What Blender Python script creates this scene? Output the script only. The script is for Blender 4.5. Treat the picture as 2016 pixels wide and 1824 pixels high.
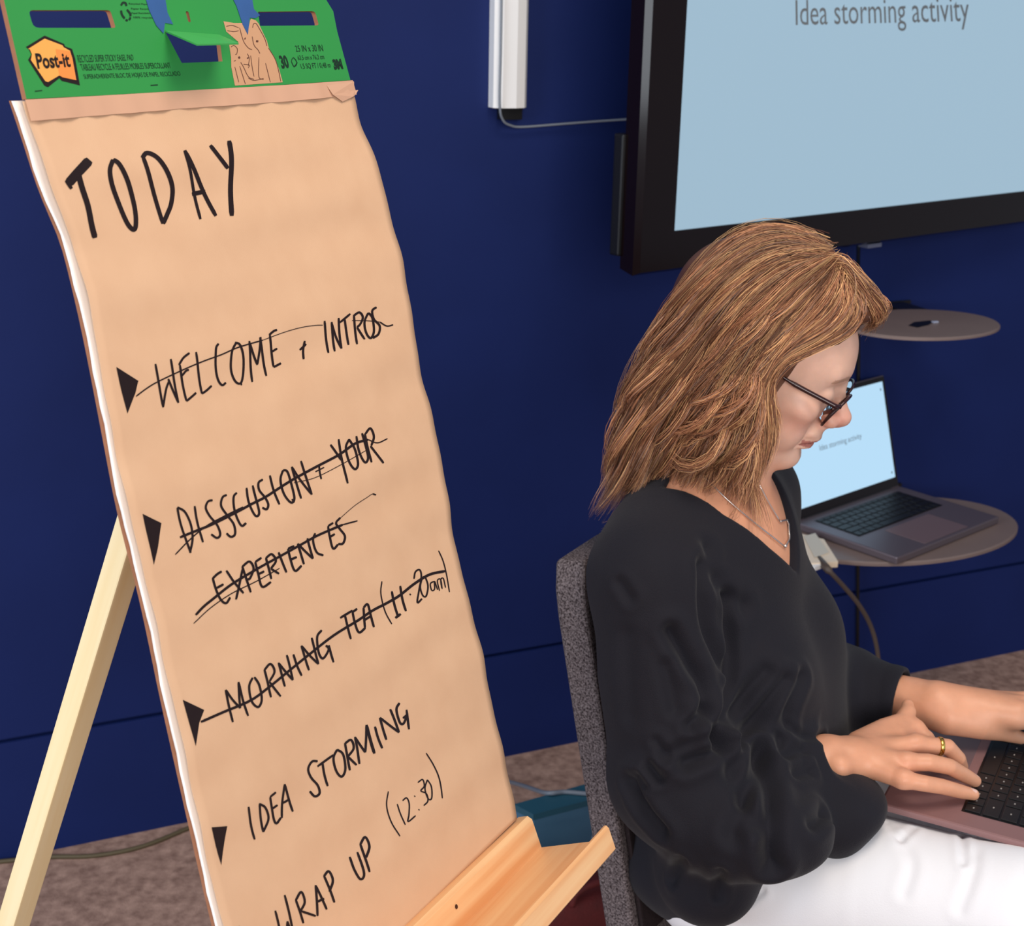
import bpy, bmesh, math, random
import numpy as np
from mathutils import Vector, Matrix
from mathutils.geometry import tessellate_polygon
random.seed(7); rng = np.random.default_rng(7)
SC = bpy.context.scene
for o in list(bpy.data.objects): bpy.data.objects.remove(o)
COL = SC.collection

# ------------------------------------------------------------------ camera
FPX = 2800.0; PITCH = math.atan(932/2800.0); ROLL = math.radians(1.2); CAMH = 1.52
CAM = np.array([0, 0, CAMH])
fw = np.array([0, math.cos(PITCH), -math.sin(PITCH)])
up0 = np.array([0, math.sin(PITCH), math.cos(PITCH)]); x0 = np.array([1., 0, 0])
RC = math.cos(ROLL)*x0 + math.sin(ROLL)*up0
UC = -math.sin(ROLL)*x0 + math.cos(ROLL)*up0
cam_d = bpy.data.cameras.new('camera'); cam = bpy.data.objects.new('camera', cam_d); COL.objects.link(cam)
cam.matrix_world = Matrix(((RC[0], UC[0], -fw[0], CAM[0]), (RC[1], UC[1], -fw[1], CAM[1]), (RC[2], UC[2], -fw[2], CAM[2]), (0, 0, 0, 1)))
cam_d.sensor_fit = 'HORIZONTAL'; cam_d.sensor_width = 36.0; cam_d.lens = 36.0*FPX/2016.0; cam_d.clip_start = 0.05
cam_d.dof.use_dof = True; cam_d.dof.focus_distance = 1.32; cam_d.dof.aperture_fstop = 13.0
SC.camera = cam
SC.view_settings.view_transform = 'Standard'; SC.view_settings.look = 'None'
SC.view_settings.gamma = 1.0; SC.view_settings.use_curve_mapping = False
SC.view_settings.exposure = 0.0

def ray(px, py): return fw + RC*((px-1008)/FPX) + UC*((912-py)/FPX)
def at(px, py, d): return CAM + ray(px, py)*d
def hit(px, py, p, n):
    r = ray(px, py); return CAM + r*(np.dot(np.asarray(p)-CAM, n)/np.dot(r, n))
def proj(p):
    q = np.asarray(p)-CAM; d = q @ fw
    return np.array([1008+FPX*(q @ RC)/d, 912-FPX*(q @ UC)/d, d])
def unit(v): v = np.asarray(v, float); return v/np.linalg.norm(v)
def az(t): return np.array([math.cos(math.radians(t)), math.sin(math.radians(t)), 0.0])
ZUP = np.array([0, 0, 1.0])

# ------------------------------------------------------------------ light
wd = bpy.data.worlds.new('world'); SC.world = wd; wd.use_nodes = True
bg = wd.node_tree.nodes['Background']; bg.inputs[0].default_value = (0.80, 0.86, 1.0, 1); bg.inputs[1].default_value = 0.32
def area(name, loc, target, sx, sy, power, col):
    l = bpy.data.lights.new(name, 'AREA'); l.shape = 'RECTANGLE'; l.size = sx; l.size_y = sy; l.energy = power; l.color = col
    o = bpy.data.objects.new(name, l); COL.objects.link(o); o.location = loc
    o.rotation_euler = (Vector(target)-Vector(loc)).to_track_quat('-Z', 'Y').to_euler()
    return o
area('window_daylight', (-2.9, -0.4, 1.8), (0.1, 1.6, 0.9), 2.0, 1.6, 78, (0.86, 0.93, 1.0))
area('ceiling_lamp', (0.6, 0.9, 2.75), (0.5, 1.3, 0.8), 0.9, 0.9, 24, (1.0, 0.86, 0.72))
area('room_window', (0.9, -2.4, 2.0), (0.2, 1.5, 0.9), 2.2, 1.6, 88, (1.0, 0.94, 0.88))

# ------------------------------------------------------------------ helpers
def lin(r, g, b):
    f = lambda c: (c/255/12.92) if c/255 <= 0.04045 else ((c/255+0.055)/1.055)**2.4
    return (f(r), f(g), f(b), 1.0)
def mat(name, rgb, rough=0.6, metal=0.0, noise=0.0, nscale=30, bump=0.0, bscale=200, spec=0.5, coat=0.0, sheen=0.0, rgb2=None, stretch=None, detail=4, emit=None, estr=0, trans=0):
    m = bpy.data.materials.new(name); m.use_nodes = True
    nt = m.node_tree; b = nt.nodes['Principled BSDF']
    b.inputs['Base Color'].default_value = lin(*rgb); b.inputs['Roughness'].default_value = rough
    b.inputs['Metallic'].default_value = metal; b.inputs['Specular IOR Level'].default_value = spec
    b.inputs['Coat Weight'].default_value = coat; b.inputs['Sheen Weight'].default_value = sheen
    b.inputs['Transmission Weight'].default_value = trans
    if emit: b.inputs['Emission Color'].default_value = lin(*emit); b.inputs['Emission Strength'].default_value = estr
    tc = None
    def coords():
        nonlocal tc
        if tc is None:
            t = nt.nodes.new('ShaderNodeTexCoord'); mp = nt.nodes.new('ShaderNodeMapping')
            nt.links.new(t.outputs['Object'], mp.inputs['Vector'])
            if stretch: mp.inputs['Scale'].default_value = stretch
            tc = mp
        return tc
    if noise or rgb2:
        n = nt.nodes.new('ShaderNodeTexNoise'); n.inputs['Scale'].default_value = nscale; n.inputs['Detail'].default_value = detail
        nt.links.new(coords().outputs[0], n.inputs['Vector'])
        mix = nt.nodes.new('ShaderNodeMix'); mix.data_type = 'RGBA'
        c = lin(*rgb); c2 = lin(*rgb2) if rgb2 else tuple(v*(1-noise) for v in c[:3])+(1,)
        mix.inputs[6].default_value = c; mix.inputs[7].default_value = c2
        cr = nt.nodes.new('ShaderNodeMapRange'); cr.inputs[1].default_value = 0.3; cr.inputs[2].default_value = 0.7
        nt.links.new(n.outputs[0], cr.inputs[0]); nt.links.new(cr.outputs[0], mix.inputs[0])
        nt.links.new(mix.outputs[2], b.inputs['Base Color'])
    if bump:
        n2 = nt.nodes.new('ShaderNodeTexNoise'); n2.inputs['Scale'].default_value = bscale; n2.inputs['Detail'].default_value = 3
        nt.links.new(coords().outputs[0], n2.inputs['Vector'])
        bp = nt.nodes.new('ShaderNodeBump'); bp.inputs['Strength'].default_value = bump; bp.inputs['Distance'].default_value = 0.002
        nt.links.new(n2.outputs[0], bp.inputs['Height']); nt.links.new(bp.outputs[0], b.inputs['Normal'])
    return m
def mesh(name, verts, faces, m=None, parent=None, smooth=False, base=None):
    me = bpy.data.meshes.new(name)
    verts = np.asarray(verts, float)
    if parent is not None: off = np.array(parent['_o'])
    elif base is not None: off = np.asarray(base, float)
    else: off = verts.mean(0) if len(verts) else np.zeros(3); off = np.array([off[0], off[1], verts[:, 2].min()])
    me.from_pydata([tuple(v) for v in verts-off], [], [tuple(int(i) for i in f) for f in faces]); me.validate(); me.update()
    if m:
        for k in (m if isinstance(m, (list, tuple)) else [m]): me.materials.append(k)
    if smooth: me.polygons.foreach_set('use_smooth', [True]*len(me.polygons))
    o = bpy.data.objects.new(name, me); COL.objects.link(o); o['_o'] = [float(v) for v in off]
    if parent is not None: o.parent = parent
    else: o.location = off
    return o
def tag(o, label=None, cat=None, group=None, kind=None):
    if label: o['label'] = label
    if cat: o['category'] = cat
    if group: o['group'] = group
    if kind: o['kind'] = kind
    return o
def thing(name, loc, label, cat, group=None):
    o = bpy.data.objects.new(name, None); COL.objects.link(o); o.location = [float(v) for v in loc]; o.empty_display_size = 0.05
    o['_o'] = [float(v) for v in loc]; return tag(o, label, cat, group)
class MB:
    """collects vertices and faces of one part"""
    def __init__(s): s.v = []; s.f = []; s.mi = []
    def add(s, v, f, mi=0):
        n = len(s.v); s.v += [np.asarray(p, float) for p in v]; s.f += [[i+n for i in q] for q in f]; s.mi += [mi]*len(f); return s
    def box(s, c, ax, ay, az_, mi=0, bev=0.0):
        """box centre c, half-axis vectors; bevel by inset chamfer"""
        c = np.asarray(c, float); ax, ay, az_ = (np.asarray(q, float) for q in (ax, ay, az_))
        if bev <= 0:
            v = [c+i*ax+j*ay+k*az_ for k in (-1, 1) for j in (-1, 1) for i in (-1, 1)]
            return s.add(v, [(0, 2, 3, 1), (4, 5, 7, 6), (0, 1, 5, 4), (2, 6, 7, 3), (0, 4, 6, 2), (1, 3, 7, 5)], mi)
        bm = bmesh.new(); r = bmesh.ops.create_cube(bm, size=2)
        L = [np.linalg.norm(q) for q in (ax, ay, az_)]
        for vv in bm.verts: vv.co = Vector((vv.co.x*L[0], vv.co.y*L[1], vv.co.z*L[2]))
        bmesh.ops.bevel(bm, geom=bm.edges[:], offset=min(bev, 0.49*2*min(L)), segments=2, profile=0.6, affect='EDGES')
        A = [ax/L[0], ay/L[1], az_/L[2]]
        bm.verts.index_update()
        v = [c+A[0]*w.co.x+A[1]*w.co.y+A[2]*w.co.z for w in bm.verts]; f = [[w.index for w in q.verts] for q in bm.faces]
        bm.free(); return s.add(v, f, mi)
    def bar(s, a, b, up, wx, wy, mi=0, bev=0.0015):
        a = np.asarray(a, float); b = np.asarray(b, float); d = unit(b-a); x = unit(np.cross(d, up)); y = np.cross(x, d)
        return s.box((a+b)/2, x*wx/2, y*wy/2, d*np.linalg.norm(b-a)/2, mi, bev)
    def tube(s, pts, r, n=10, mi=0, cap=True):
        pts = np.asarray(pts, float); rr = np.broadcast_to(np.asarray(r, float), (len(pts),))
        t = np.gradient(pts, axis=0); t /= np.linalg.norm(t, axis=1)[:, None]
        ref = np.array([0, 0, 1.0]) if abs(t[0][2]) < .9 else np.array([1.0, 0, 0]); x = unit(np.cross(t[0], ref)); V = []
        for i in range(len(pts)):
            x = unit(x-t[i]*(x @ t[i])); y = np.cross(t[i], x)
            for k in range(n):
                a = 2*math.pi*k/n; V.append(pts[i]+rr[i]*(math.cos(a)*x+math.sin(a)*y))
        Fc = [(i*n+k, i*n+(k+1) % n, (i+1)*n+(k+1) % n, (i+1)*n+k) for i in range(len(pts)-1) for k in range(n)]
        if cap: Fc += [tuple(range(n-1, -1, -1)), tuple((len(pts)-1)*n+k for k in range(n))]
        return s.add(V, Fc, mi)
    def prism(s, poly, d, mi=0, mis=None):
        """closed 3D polygon extruded by vector d"""
        n = len(poly); d = np.asarray(d, float)
        s.add([np.asarray(p) for p in poly]+[np.asarray(p)+d for p in poly], [tuple(range(n)), tuple(range(2*n-1, n-1, -1))], mi)
        b = len(s.v)-2*n
        for k in range(n): s.f.append([b+(k+1) % n, b+k, b+n+k, b+n+(k+1) % n]); s.mi.append(mi if mis is None else mis)
        return s
    def build(s, name, m, parent=None, smooth=False, base=None, fix=True):
        o = mesh(name, s.v, s.f, m, parent, smooth, base)
        if isinstance(m, (list, tuple)) and len(o.data.polygons) == len(s.mi): o.data.polygons.foreach_set('material_index', s.mi)
        if fix:
            bm = bmesh.new(); bm.from_mesh(o.data); bmesh.ops.recalc_face_normals(bm, faces=bm.faces[:]); bm.to_mesh(o.data); bm.free()
        return o
def catmull(P, n=8, closed=False):
    P = np.asarray(P, float)
    if len(P) < 3 and not closed: return np.array([P[0]+(P[-1]-P[0])*t for t in np.linspace(0, 1, n+1)])
    Q = np.vstack([P[-1], P, P[0], P[1]]) if closed else np.vstack([2*P[0]-P[1], P, 2*P[-1]-P[-2]])
    out = []
    for i in range(1, len(Q)-2):
        p0, p1, p2, p3 = Q[i-1:i+3]
        for t in np.arange(n)/n:
            out.append(0.5*(2*p1+(p2-p0)*t+(2*p0-5*p1+4*p2-p3)*t*t+(3*p1-p0-3*p2+p3)*t**3))
    if not closed: out.append(Q[-2])
    return np.array(out)
def tess(outer, holes=()):
    """2D polygon with holes -> triangles over the concatenated points"""
    loops = [[Vector((p[0], p[1], 0)) for p in outer]]+[[Vector((p[0], p[1], 0)) for p in h] for h in holes]
    return tessellate_polygon(loops)
def text2d(body, bold=0.0):
    cu = bpy.data.curves.new('t', 'FONT'); cu.body = body; cu.size = 1.0; cu.offset = bold; cu.resolution_u = 3
    o = bpy.data.objects.new('t', cu); COL.objects.link(o)
    me = bpy.data.meshes.new_from_object(o.evaluated_get(bpy.context.evaluated_depsgraph_get()))
    v = np.array([w.co[:2] for w in me.vertices]); f = [tuple(p.vertices) for p in me.polygons]
    bpy.data.objects.remove(o); bpy.data.curves.remove(cu); bpy.data.meshes.remove(me)
    v = v-v.min(0); return v/v.max(0), f
def text_quad(mb, body, q, place, bold=0.0, mi=0):
    """text filling the picture quad q (top-left, top-right, bottom-right, bottom-left), put on a surface by place(px,py)"""
    v, f = text2d(body, bold); q = np.asarray(q, float)
    V = []
    for a, b in v:
        p = (q[3]*(1-a)+q[2]*a)*(1-b)+(q[0]*(1-a)+q[1]*a)*b
        V.append(place(p[0], p[1]))
    mb.add(V, f, mi)

# ------------------------------------------------------------------ setting
WA = az(24); WN = np.array([WA[1], -WA[0], 0]); W0 = np.array([0.013, 2.629, 0.0])   # wall direction, normal, point
def wpt(s, off, z): return W0+WA*s+WN*off+ZUP*z
def wall_mat():
    m = mat('navy_wall', (23, 40, 98), rough=0.6, rgb2=(19, 35, 88), nscale=3.0, bump=0.05, bscale=250, spec=0.18)
    return m
m_wall = wall_mat()
gz = 0.2388
b = MB()
b.box(wpt(0, -0.05, (3.0+gz+0.005)/2), WA*6, WN*0.05, ZUP*(3.0-gz-0.005)/2)
b.box(wpt(0, -0.05, (gz-0.004)/2), WA*6, WN*0.05, ZUP*(gz-0.004)/2)
b.box(wpt(0, -0.056, gz), WA*6, WN*0.044, ZUP*0.0045)
tag(b.build('wall_back', m_wall, base=wpt(0, 0, 0)), kind='structure')
m_floor = mat('carpet', (186, 154, 140), rough=0.95, rgb2=(136, 108, 98), nscale=55, bump=0.8, bscale=420, spec=0.1, detail=8)
b = MB(); b.box((0.5, 1.6, -0.05), (5.5, 0, 0), (0, 4.2, 0), (0, 0, 0.05))
tag(b.build('floor', m_floor), kind='structure')

# ------------------------------------------------------------------ wall conduit with its wire
m_white = mat('white_plastic', (236, 238, 240), rough=0.35)
m_blk = mat('black_plastic', (16, 16, 19), rough=0.35)
m_cable = mat('grey_cable', (120, 128, 140), rough=0.4)
m_dcable = mat('dark_cable', (40, 38, 34), rough=0.6)
def whit(px, py, off): return hit(px, py, W0+WN*off, WN)
a = whit(974, 213, 0.03); c = whit(1041, 213, 0.03)
mid = (a+c)/2; hw = np.linalg.norm(c-a)/2; zb = mid[2]; s0 = (mid-W0) @ WA
cd = thing('cable_conduit', wpt(s0, 0, zb-0.03), 'white vertical cable conduit on the navy wall left of the television', 'conduit')
prof = [(-hw, 0), (-hw, 0.022), (-hw*0.55, 0.031), (hw*0.2, 0.034), (hw*0.75, 0.029), (hw, 0.018), (hw, 0)]
b = MB(); b.prism([wpt(s0+p[0], p[1]+0.0006, zb) for p in prof], ZUP*1.3); b.build('conduit_cover', m_white, cd)
b = MB(); b.prism([wpt(s0+p[0], p[1]+0.0006, zb-0.021) for p in [(-hw*.5, .002), (-hw*.5, .02), (hw*.75, .02), (hw*.75, .002)]], ZUP*0.021); b.build('conduit_plug', m_blk, cd)
pts = [whit(988, -30, .036), whit(986, 100, .037), whit(984, 205, .036), whit(990, 236, .03), whit(1005, 247, .024), whit(1030, 250, .02), whit(1110, 244, .02), whit(1190, 238, .026), whit(1270, 233, .05), whit(1330, 231, .09)]
b = MB(); b.tube(catmull(pts, 6), 0.0022, 8)
tag(b.build('television_wire', m_cable, smooth=True), 'thin grey wire leaving the white conduit and running to the television', 'wire')

# ------------------------------------------------------------------ television
TA = az(38); TN = np.array([TA[1], -TA[0], 0]); TC = hit(1258, 540, W0+WN*0.36, WN); TC = hit(1260, 538, TC, TN)
def thit(px, py, d=0.0): return hit(px, py, TC+TN*d, TN)
def tco(px, py):
    h = thit(px, py); return ((h-TC) @ TA, h[2])
def tpt(s, z, d=0.0): p = TC+TA*s+TN*d; return np.array([p[0], p[1], z])
zB = TC[2]; sL = tco(1328, 455)[0]; zS = tco(1328, 455)[1]
SW = 1.03; SH = 0.595; TW = SW+2*sL; TT = zS+SH+(sL*0.95)
tv = thing('television', tpt(TW/2, zB, -0.05), 'large black wall television showing the slide Idea storming activity', 'television')
m_bez = mat('gloss_black_bezel', (18, 8, 10), rough=0.12, spec=0.28)
m_scr = mat('television_screen', (30, 33, 36), rough=0.25, spec=0.4, emit=(168, 198, 218), estr=0.86)
def frame_part():
    b = MB()
    o = [(0, zB), (TW, zB), (TW, TT), (0, TT)]; i = [(sL, zS), (sL+SW, zS), (sL+SW, zS+SH), (sL, zS+SH)]
    V = [tpt(*p) for p in o]+[tpt(*p) for p in i]+[tpt(p[0], p[1], -.005) for p in i]+[tpt(p[0]-(.006 if p[0] < .1 else -.006), p[1]-(.006 if p[1] < 1.2 else -.006), -.012) for p in o]+[tpt(p[0], p[1], -.05) for p in o]
    Fs = []
    for k in range(4):
        n = (k+1) % 4
        Fs += [(k, n, 4+n, 4+k), (4+k, 4+n, 8+n, 8+k), (n, k, 12+k, 12+n), (12+n, 12+k, 16+k, 16+n)]
    Fs.append((19, 18, 17, 16)); b.add(V, Fs); return b
frame_part().build('bezel', m_bez, tv)
b = MB(); b.add([tpt(sL, zS, -.004), tpt(sL+SW, zS, -.004), tpt(sL+SW, zS+SH, -.004), tpt(sL, zS+SH, -.004)], [(0, 1, 2, 3)])
scr = b.build('screen', m_scr, tv, fix=False)
m_stxt = mat('slide_text', (112, 120, 126), rough=0.6)
b = MB()
text_quad(b, 'Idea storming activity', [(1566, 0), (1906, -8), (1910, 58), (1567, 66)], lambda x, y: thit(x, y, -.003))
b.build('slide_title', m_stxt, scr, fix=False)
b = MB(); b.box(tpt(TW/2, (zB+TT)/2, -.075), TA*(TW*.34), TN*.022, ZUP*((TT-zB)*.34), bev=.01); b.box(tpt(.024, zB+.12, -.06), TA*.03, TN*.012, ZUP*.10, bev=.004); b.build('back_casing', m_blk, tv)
b = MB(); bc = tpt(TW*.55, (zB+TT)/2, -.09); wq = bc-WN*((bc-W0) @ WN); b.bar(bc, wq+WN*.012, ZUP, .06, .10); b.box(wq+WN*.012, WA*.12, WN*.01, ZUP*.12, bev=.003); b.build('wall_bracket', m_blk, tv)
b = MB(); b.box(thit(1713, 482, -.02), TA*.02, TN*.012, ZUP*.004, bev=.001); b.build('status_light_bar', mat('status_bar', (90, 96, 120), rough=.3), tv)
# cable dropping from the television
pts = [thit(1690, 470, -.07), whit(1689, 560, .02), whit(1689, 640, .015), whit(1690, 700, .012), whit(1690, 760, .012), whit(1690, 900, .012), whit(1688, 1300, .012)]
b = MB(); b.tube(catmull(pts, 6), 0.004, 8)
tag(b.build('video_cable', m_blk, smooth=True), 'black cable hanging straight down from the television behind the open laptop', 'cable')
# ------------------------------------------------------------------ round wall shelves
m_shelf = mat('grey_laminate', (128, 112, 108), rough=0.4, spec=0.4, noise=.1, nscale=8)
def oval_shelf(name, label, sc, oc, rs, ro, z, th):
    t = thing(name, wpt(sc, 0, z-th), label, 'shelf', 'oval wall shelves')
    n = 64; R = []
    for k in range(n):
        a = 2*math.pi*k/n; R.append((sc+rs*math.cos(a), oc+ro*math.sin(a)))
    b = MB(); e = .0025
    rings = [(1, z-th), (1, z-e), (1-e/ro, z)]
    V = []
    for sc_, zz in rings: V += [wpt(sc+(p[0]-sc)*sc_, oc+(p[1]-oc)*sc_, zz) for p in R]
    Fs = [(i*n+k, i*n+(k+1) % n, (i+1)*n+(k+1) % n, (i+1)*n+k) for i in range(2) for k in range(n)]+[tuple(range(2*n, 3*n)), tuple(range(n-1, -1, -1))]
    b.add(V, Fs); b.build('shelf_top', m_shelf, t)
    sc = sc+rs*.55; b = MB(); b.box(wpt(sc, (oc-ro*.8+.03)/2+.004, z-th-.012), WA*.03, WN*((oc-ro*.8+.03)/2+.003), ZUP*.0105, bev=.002); b.box(wpt(sc, .004, z-th-.03), WA*.05, WN*.0035, ZUP*.03, bev=.001); b.build('bracket', m_blk, t)
    return t
SH1 = oval_shelf('oval_shelf', 'grey oval shelf below the television, with a dark slot and nothing on it', .765, .215, .165, .122, .915, .006)
b = MB(); q = [(1788, 641), (1800, 634), (1830, 631), (1838, 634), (1828, 640), (1806, 645)]; b.add([hit(x, y, [0, 0, .9156], ZUP) for x, y in q], [tuple(range(6))]); b.build('cable_slot', m_blk, SH1, fix=False)
b = MB(); b.box(hit(1841, 634, [0, 0, .917], ZUP), WA*.006, WN*.004, ZUP*.0016, bev=.001); b.build('slot_glint', mat('slot_glint', (190, 200, 225), rough=.2, metal=.3), SH1)  # pale piece built as the bright highlight at the slot's end
SH2 = oval_shelf('oval_shelf', 'grey oval shelf near the floor, carrying the laptop with the slide', .735, .245, .275, .172, .50, .008)

# ------------------------------------------------------------------ laptop on the shelf
m_alu = mat('space_grey_aluminium', (112, 102, 110), rough=0.4, metal=0.5)
m_alu_lit = mat('lit_grey_aluminium', (150, 114, 114), rough=0.45, metal=0.25)  # lap laptop shell, warm reflected light put into its colour
m_alu_edge = mat('aluminium_edge', (205, 208, 215), rough=0.3, metal=0.6)
m_key = mat('black_keys', (18, 18, 21), rough=0.45)
m_lscr = mat('laptop_screen', (30, 30, 32), rough=0.3, emit=(182, 220, 246), estr=1.0)
def make_laptop(name, label, cat_label, base, facing, Wd, Dp, lid_ang, slide, glyphs=None, shell=None, kfrac=.43, T=.0155):
    shell = shell or m_alu
    """base = middle of the hinge edge on the bottom; facing = direction from hinge to the user"""
    fx = unit(facing); rx = np.array([-fx[1], fx[0], 0.0]) if len(fx) == 3 else None
    rx = np.cross(fx, ZUP)*-1; rx = unit(rx); zx = np.cross(rx, fx); zx = zx if zx[2] > 0 else -zx
    t = thing(name, base, label, 'laptop')
    def P(x, y, z): return np.asarray(base)+rx*x+fx*y+zx*z
    b = MB(); b.box(P(0, Dp/2, T/2+.0005), rx*Wd/2, fx*Dp/2, zx*T/2, bev=.003); body = b.build('base', [shell], t)
    b = MB()
    kw = Wd*.80; k0 = .028; kd = Dp*kfrac
    b.add([P(-kw/2-.002, k0-.002, T+.0009), P(kw/2+.002, k0-.002, T+.0009), P(kw/2+.002, k0+kd+.002, T+.0009), P(-kw/2-.002, k0+kd+.002, T+.0009)], [(0, 1, 2, 3)]); b.build('keyboard_well', m_blk, body, fix=False)
    ks = MB(); gl = MB()
    rows = [[1.0]*14, [1]*13+[1.5], [1.5]+[1]*12+[1], [1.8]+[1]*11+[1.8], [2.3]+[1]*10+[2.3], [1, 1, 1.2, 1.2, 5.2, 1.2, 1.2, 1, 1, 1]]
    rh = kd/5.6; y = k0
    for ri, row in enumerate(rows):
        h = rh*(.62 if ri == 0 else 1); tot = sum(row); x = -kw/2
        for wk in row:
            w_ = kw*wk/tot; g = .0013
            ks.box(P(x+w_/2, y+h/2, T+.0016), rx*(w_/2-g), fx*(h/2-g), zx*.0009, bev=.0006)
            if glyphs:
                gl.box(P(x+w_/2, y+h*.5, T+.00262), rx*min(.0016, w_*.12), fx*.0008, zx*.00004)
            x += w_
        y += h
    ks.build('keys', m_key, body)
    if glyphs: gl.build('key_legends', mat('key_legend', (150, 146, 142), rough=.5), body)
    b = MB(); tw = Wd*.42; b.box(P(0, k0+kd+.012+Dp*.19, T+.0009), rx*tw/2, fx*Dp*.185, zx*.0004, bev=.0003); b.build('trackpad', mat('trackpad', (128, 108, 112), rough=.35, metal=.3), body)
    # lid
    lu = unit(zx*math.sin(lid_ang)+fx*math.cos(lid_ang)); ln = np.cross(rx, lu); ln = ln if ln @ fx > 0 else -ln
    hb = P(0, .006, T)
    def Q(x, y, z): return hb+rx*x+lu*y+ln*z
    LH = Dp*.985
    b = MB(); b.box(Q(0, LH/2, -.0035), rx*Wd/2, lu*LH/2, ln*.003, bev=.0025); lid = b.build('lid', shell, t)
    b = MB(); b.box(Q(0, LH/2, -.0003), rx*(Wd/2-.002), lu*(LH/2-.002), ln*.0004); b.build('screen_border', m_bez, lid)
    bz = .010; y0 = .022
    b = MB(); b.add([Q(-Wd/2+bz, y0, .0004), Q(Wd/2-bz, y0, .0004), Q(Wd/2-bz, LH-bz*1.2, .0004), Q(-Wd/2+bz, LH-bz*1.2, .0004)], [(0, 1, 2, 3)])
    sc_ = b.build('screen', m_lscr, lid, fix=False)
    if slide:
        v, f = text2d(slide); tw = Wd*.40; thh = Wd*.043; b = MB(); sx = 1 if True else -1
        b.add([Q(sgn_x*(a-.5)*tw, LH*.5+c*thh, .0007) for a, c in v], f); b.build('slide_title', mat('slide_text_pale', (120, 140, 152), rough=.6), sc_, fix=False)
        for yy in (LH-.028, y0+.012):
            b = MB(); b.box(Q(sgn_x*(Wd/2-bz-.010), yy, .0007), rx*.0016, lu*.0024, ln*.0002)
            b.build('slide_mark', mat('slide_mark', (70, 110, 100), rough=.6), sc_, fix=False)
    b = MB(); b.tube([P(-Wd*.42, .003, T), P(Wd*.42, .003, T)], .0038, 8); b.build('hinge', m_blk, t)
    return t, P
zt = .5005
hl = hit(1560, 1041, [0, 0, zt], ZUP); hr_ = hit(1764, 969, [0, 0, zt], ZUP)
hd = unit(hr_-hl); fdir = np.array([hd[1], -hd[0], 0]); sgn_x = 1
make_laptop('laptop', 'open dark grey laptop on the low oval shelf, showing the small slide', 'laptop', (hl+hr_)/2, fdir, np.linalg.norm(hr_-hl), .247, math.radians(106), 'Idea storming activity')
# white adapter and its cable
m_cream = mat('cream_plastic', (232, 214, 190), rough=.4)
zA = .5005
ad = thing('video_adapter', hit(1610, 1095, [0, 0, zA], ZUP), 'cream cable adapter beside the laptop on the low oval shelf', 'adapter')
qa = [hit(x, y, [0, 0, zA+.012], ZUP) for x, y in [(1572, 1050), (1622, 1062), (1650, 1106), (1588, 1110)]]
b = MB(); b.prism(qa, -ZUP*.0118); b.build('adapter_body', m_cream, ad)
b = MB(); b.prism([hit(x, y, [0, 0, zA+.0135], ZUP) for x, y in [(1582, 1056), (1605, 1050), (1632, 1088), (1604, 1098)]], -ZUP*.0013); b.build('adapter_plate', mat('adapter_plate', (205, 196, 180), rough=.4), ad)
b = MB(); b.box(hit(1604, 1116, [0, 0, zA+.005], ZUP), hd*.012, fdir*.008, ZUP*.0045, bev=.001); b.build('adapter_port', m_white, ad)
pts = [hit(1612, 1102, [0, 0, .507], ZUP), hit(1632, 1124, [0, 0, .505], ZUP)]
d0 = proj(pts[1])[2]
pts += [at(1660, 1154, d0+.02), at(1690, 1190, d0+.05), at(1712, 1228, d0+.08), at(1725, 1270, d0+.10), at(1731, 1322, d0+.12), at(1733, 1400, d0+.14), hit(1735, 1480, [0, 0, .01], ZUP)]
b = MB(); b.tube(catmull(pts, 6), [0.0075]*7+[0.0045]*(6*8+1-7), 10)
tag(b.build('adapter_cable', mat('brown_cable', (78, 66, 60), rough=.5), smooth=True), 'brown grey cable curving down from the cream adapter towards the floor', 'cable')

# ------------------------------------------------------------------ floor odds and ends
pts = [hit(x, y, [0, 0, .004], ZUP) for x, y in [(-60, 1702), (0, 1697), (95, 1688), (190, 1685), (284, 1666), (379, 1628), (470, 1596), (560, 1580)]]
b = MB(); b.tube(catmull(pts, 6), .0042, 8); tag(b.build('floor_cord', mat('olive_cord', (86, 76, 54), rough=.6), smooth=True), 'olive cord lying along the carpet below the navy wall', 'cord')
m_teal = mat('teal_plastic', (70, 112, 142), rough=.5); m_teal2 = mat('teal_lid', (40, 88, 108), rough=.5)
# ------------------------------------------------------------------ storage box, bag, cable on the floor
def zh(x, y, z): return hit(x, y, [0, 0, z], ZUP)
bx = thing('storage_box', zh(1110, 1640, 0), 'teal plastic box on the carpet behind the easel tray and beside the chair', 'box')
zt_ = .17
TB = [zh(1050, 1604, zt_), zh(1255, 1551, zt_), zh(1210, 1528, zt_), zh(1012, 1584, zt_)]
ctr = sum(TB)/4
b = MB(); low = [ctr+(p-ctr)*.93 for p in TB]; low = [np.array([p[0], p[1], 0.001]) for p in low]; hi_ = [np.array([p[0], p[1], zt_-.012]) for p in [ctr+(p-ctr)*.985 for p in TB]]
b.add(low+hi_, [(3, 2, 1, 0), (0, 1, 5, 4), (1, 2, 6, 5), (2, 3, 7, 6), (3, 0, 4, 7), (4, 5, 6, 7)]); b.build('box_body', m_teal, bx)
b = MB(); b.prism(TB, -ZUP*.012); b.build('lid', m_teal2, bx)
m_mar = mat('maroon_fabric', (92, 20, 22), rough=.8, noise=.3, nscale=40, bump=.4, bscale=300)
bg_ = thing('bag', zh(1150, 1840, 0), 'dark red bag on the carpet, seen between the easel tray and the chair', 'bag')
cB = zh(1150, 1890, 0)
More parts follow.
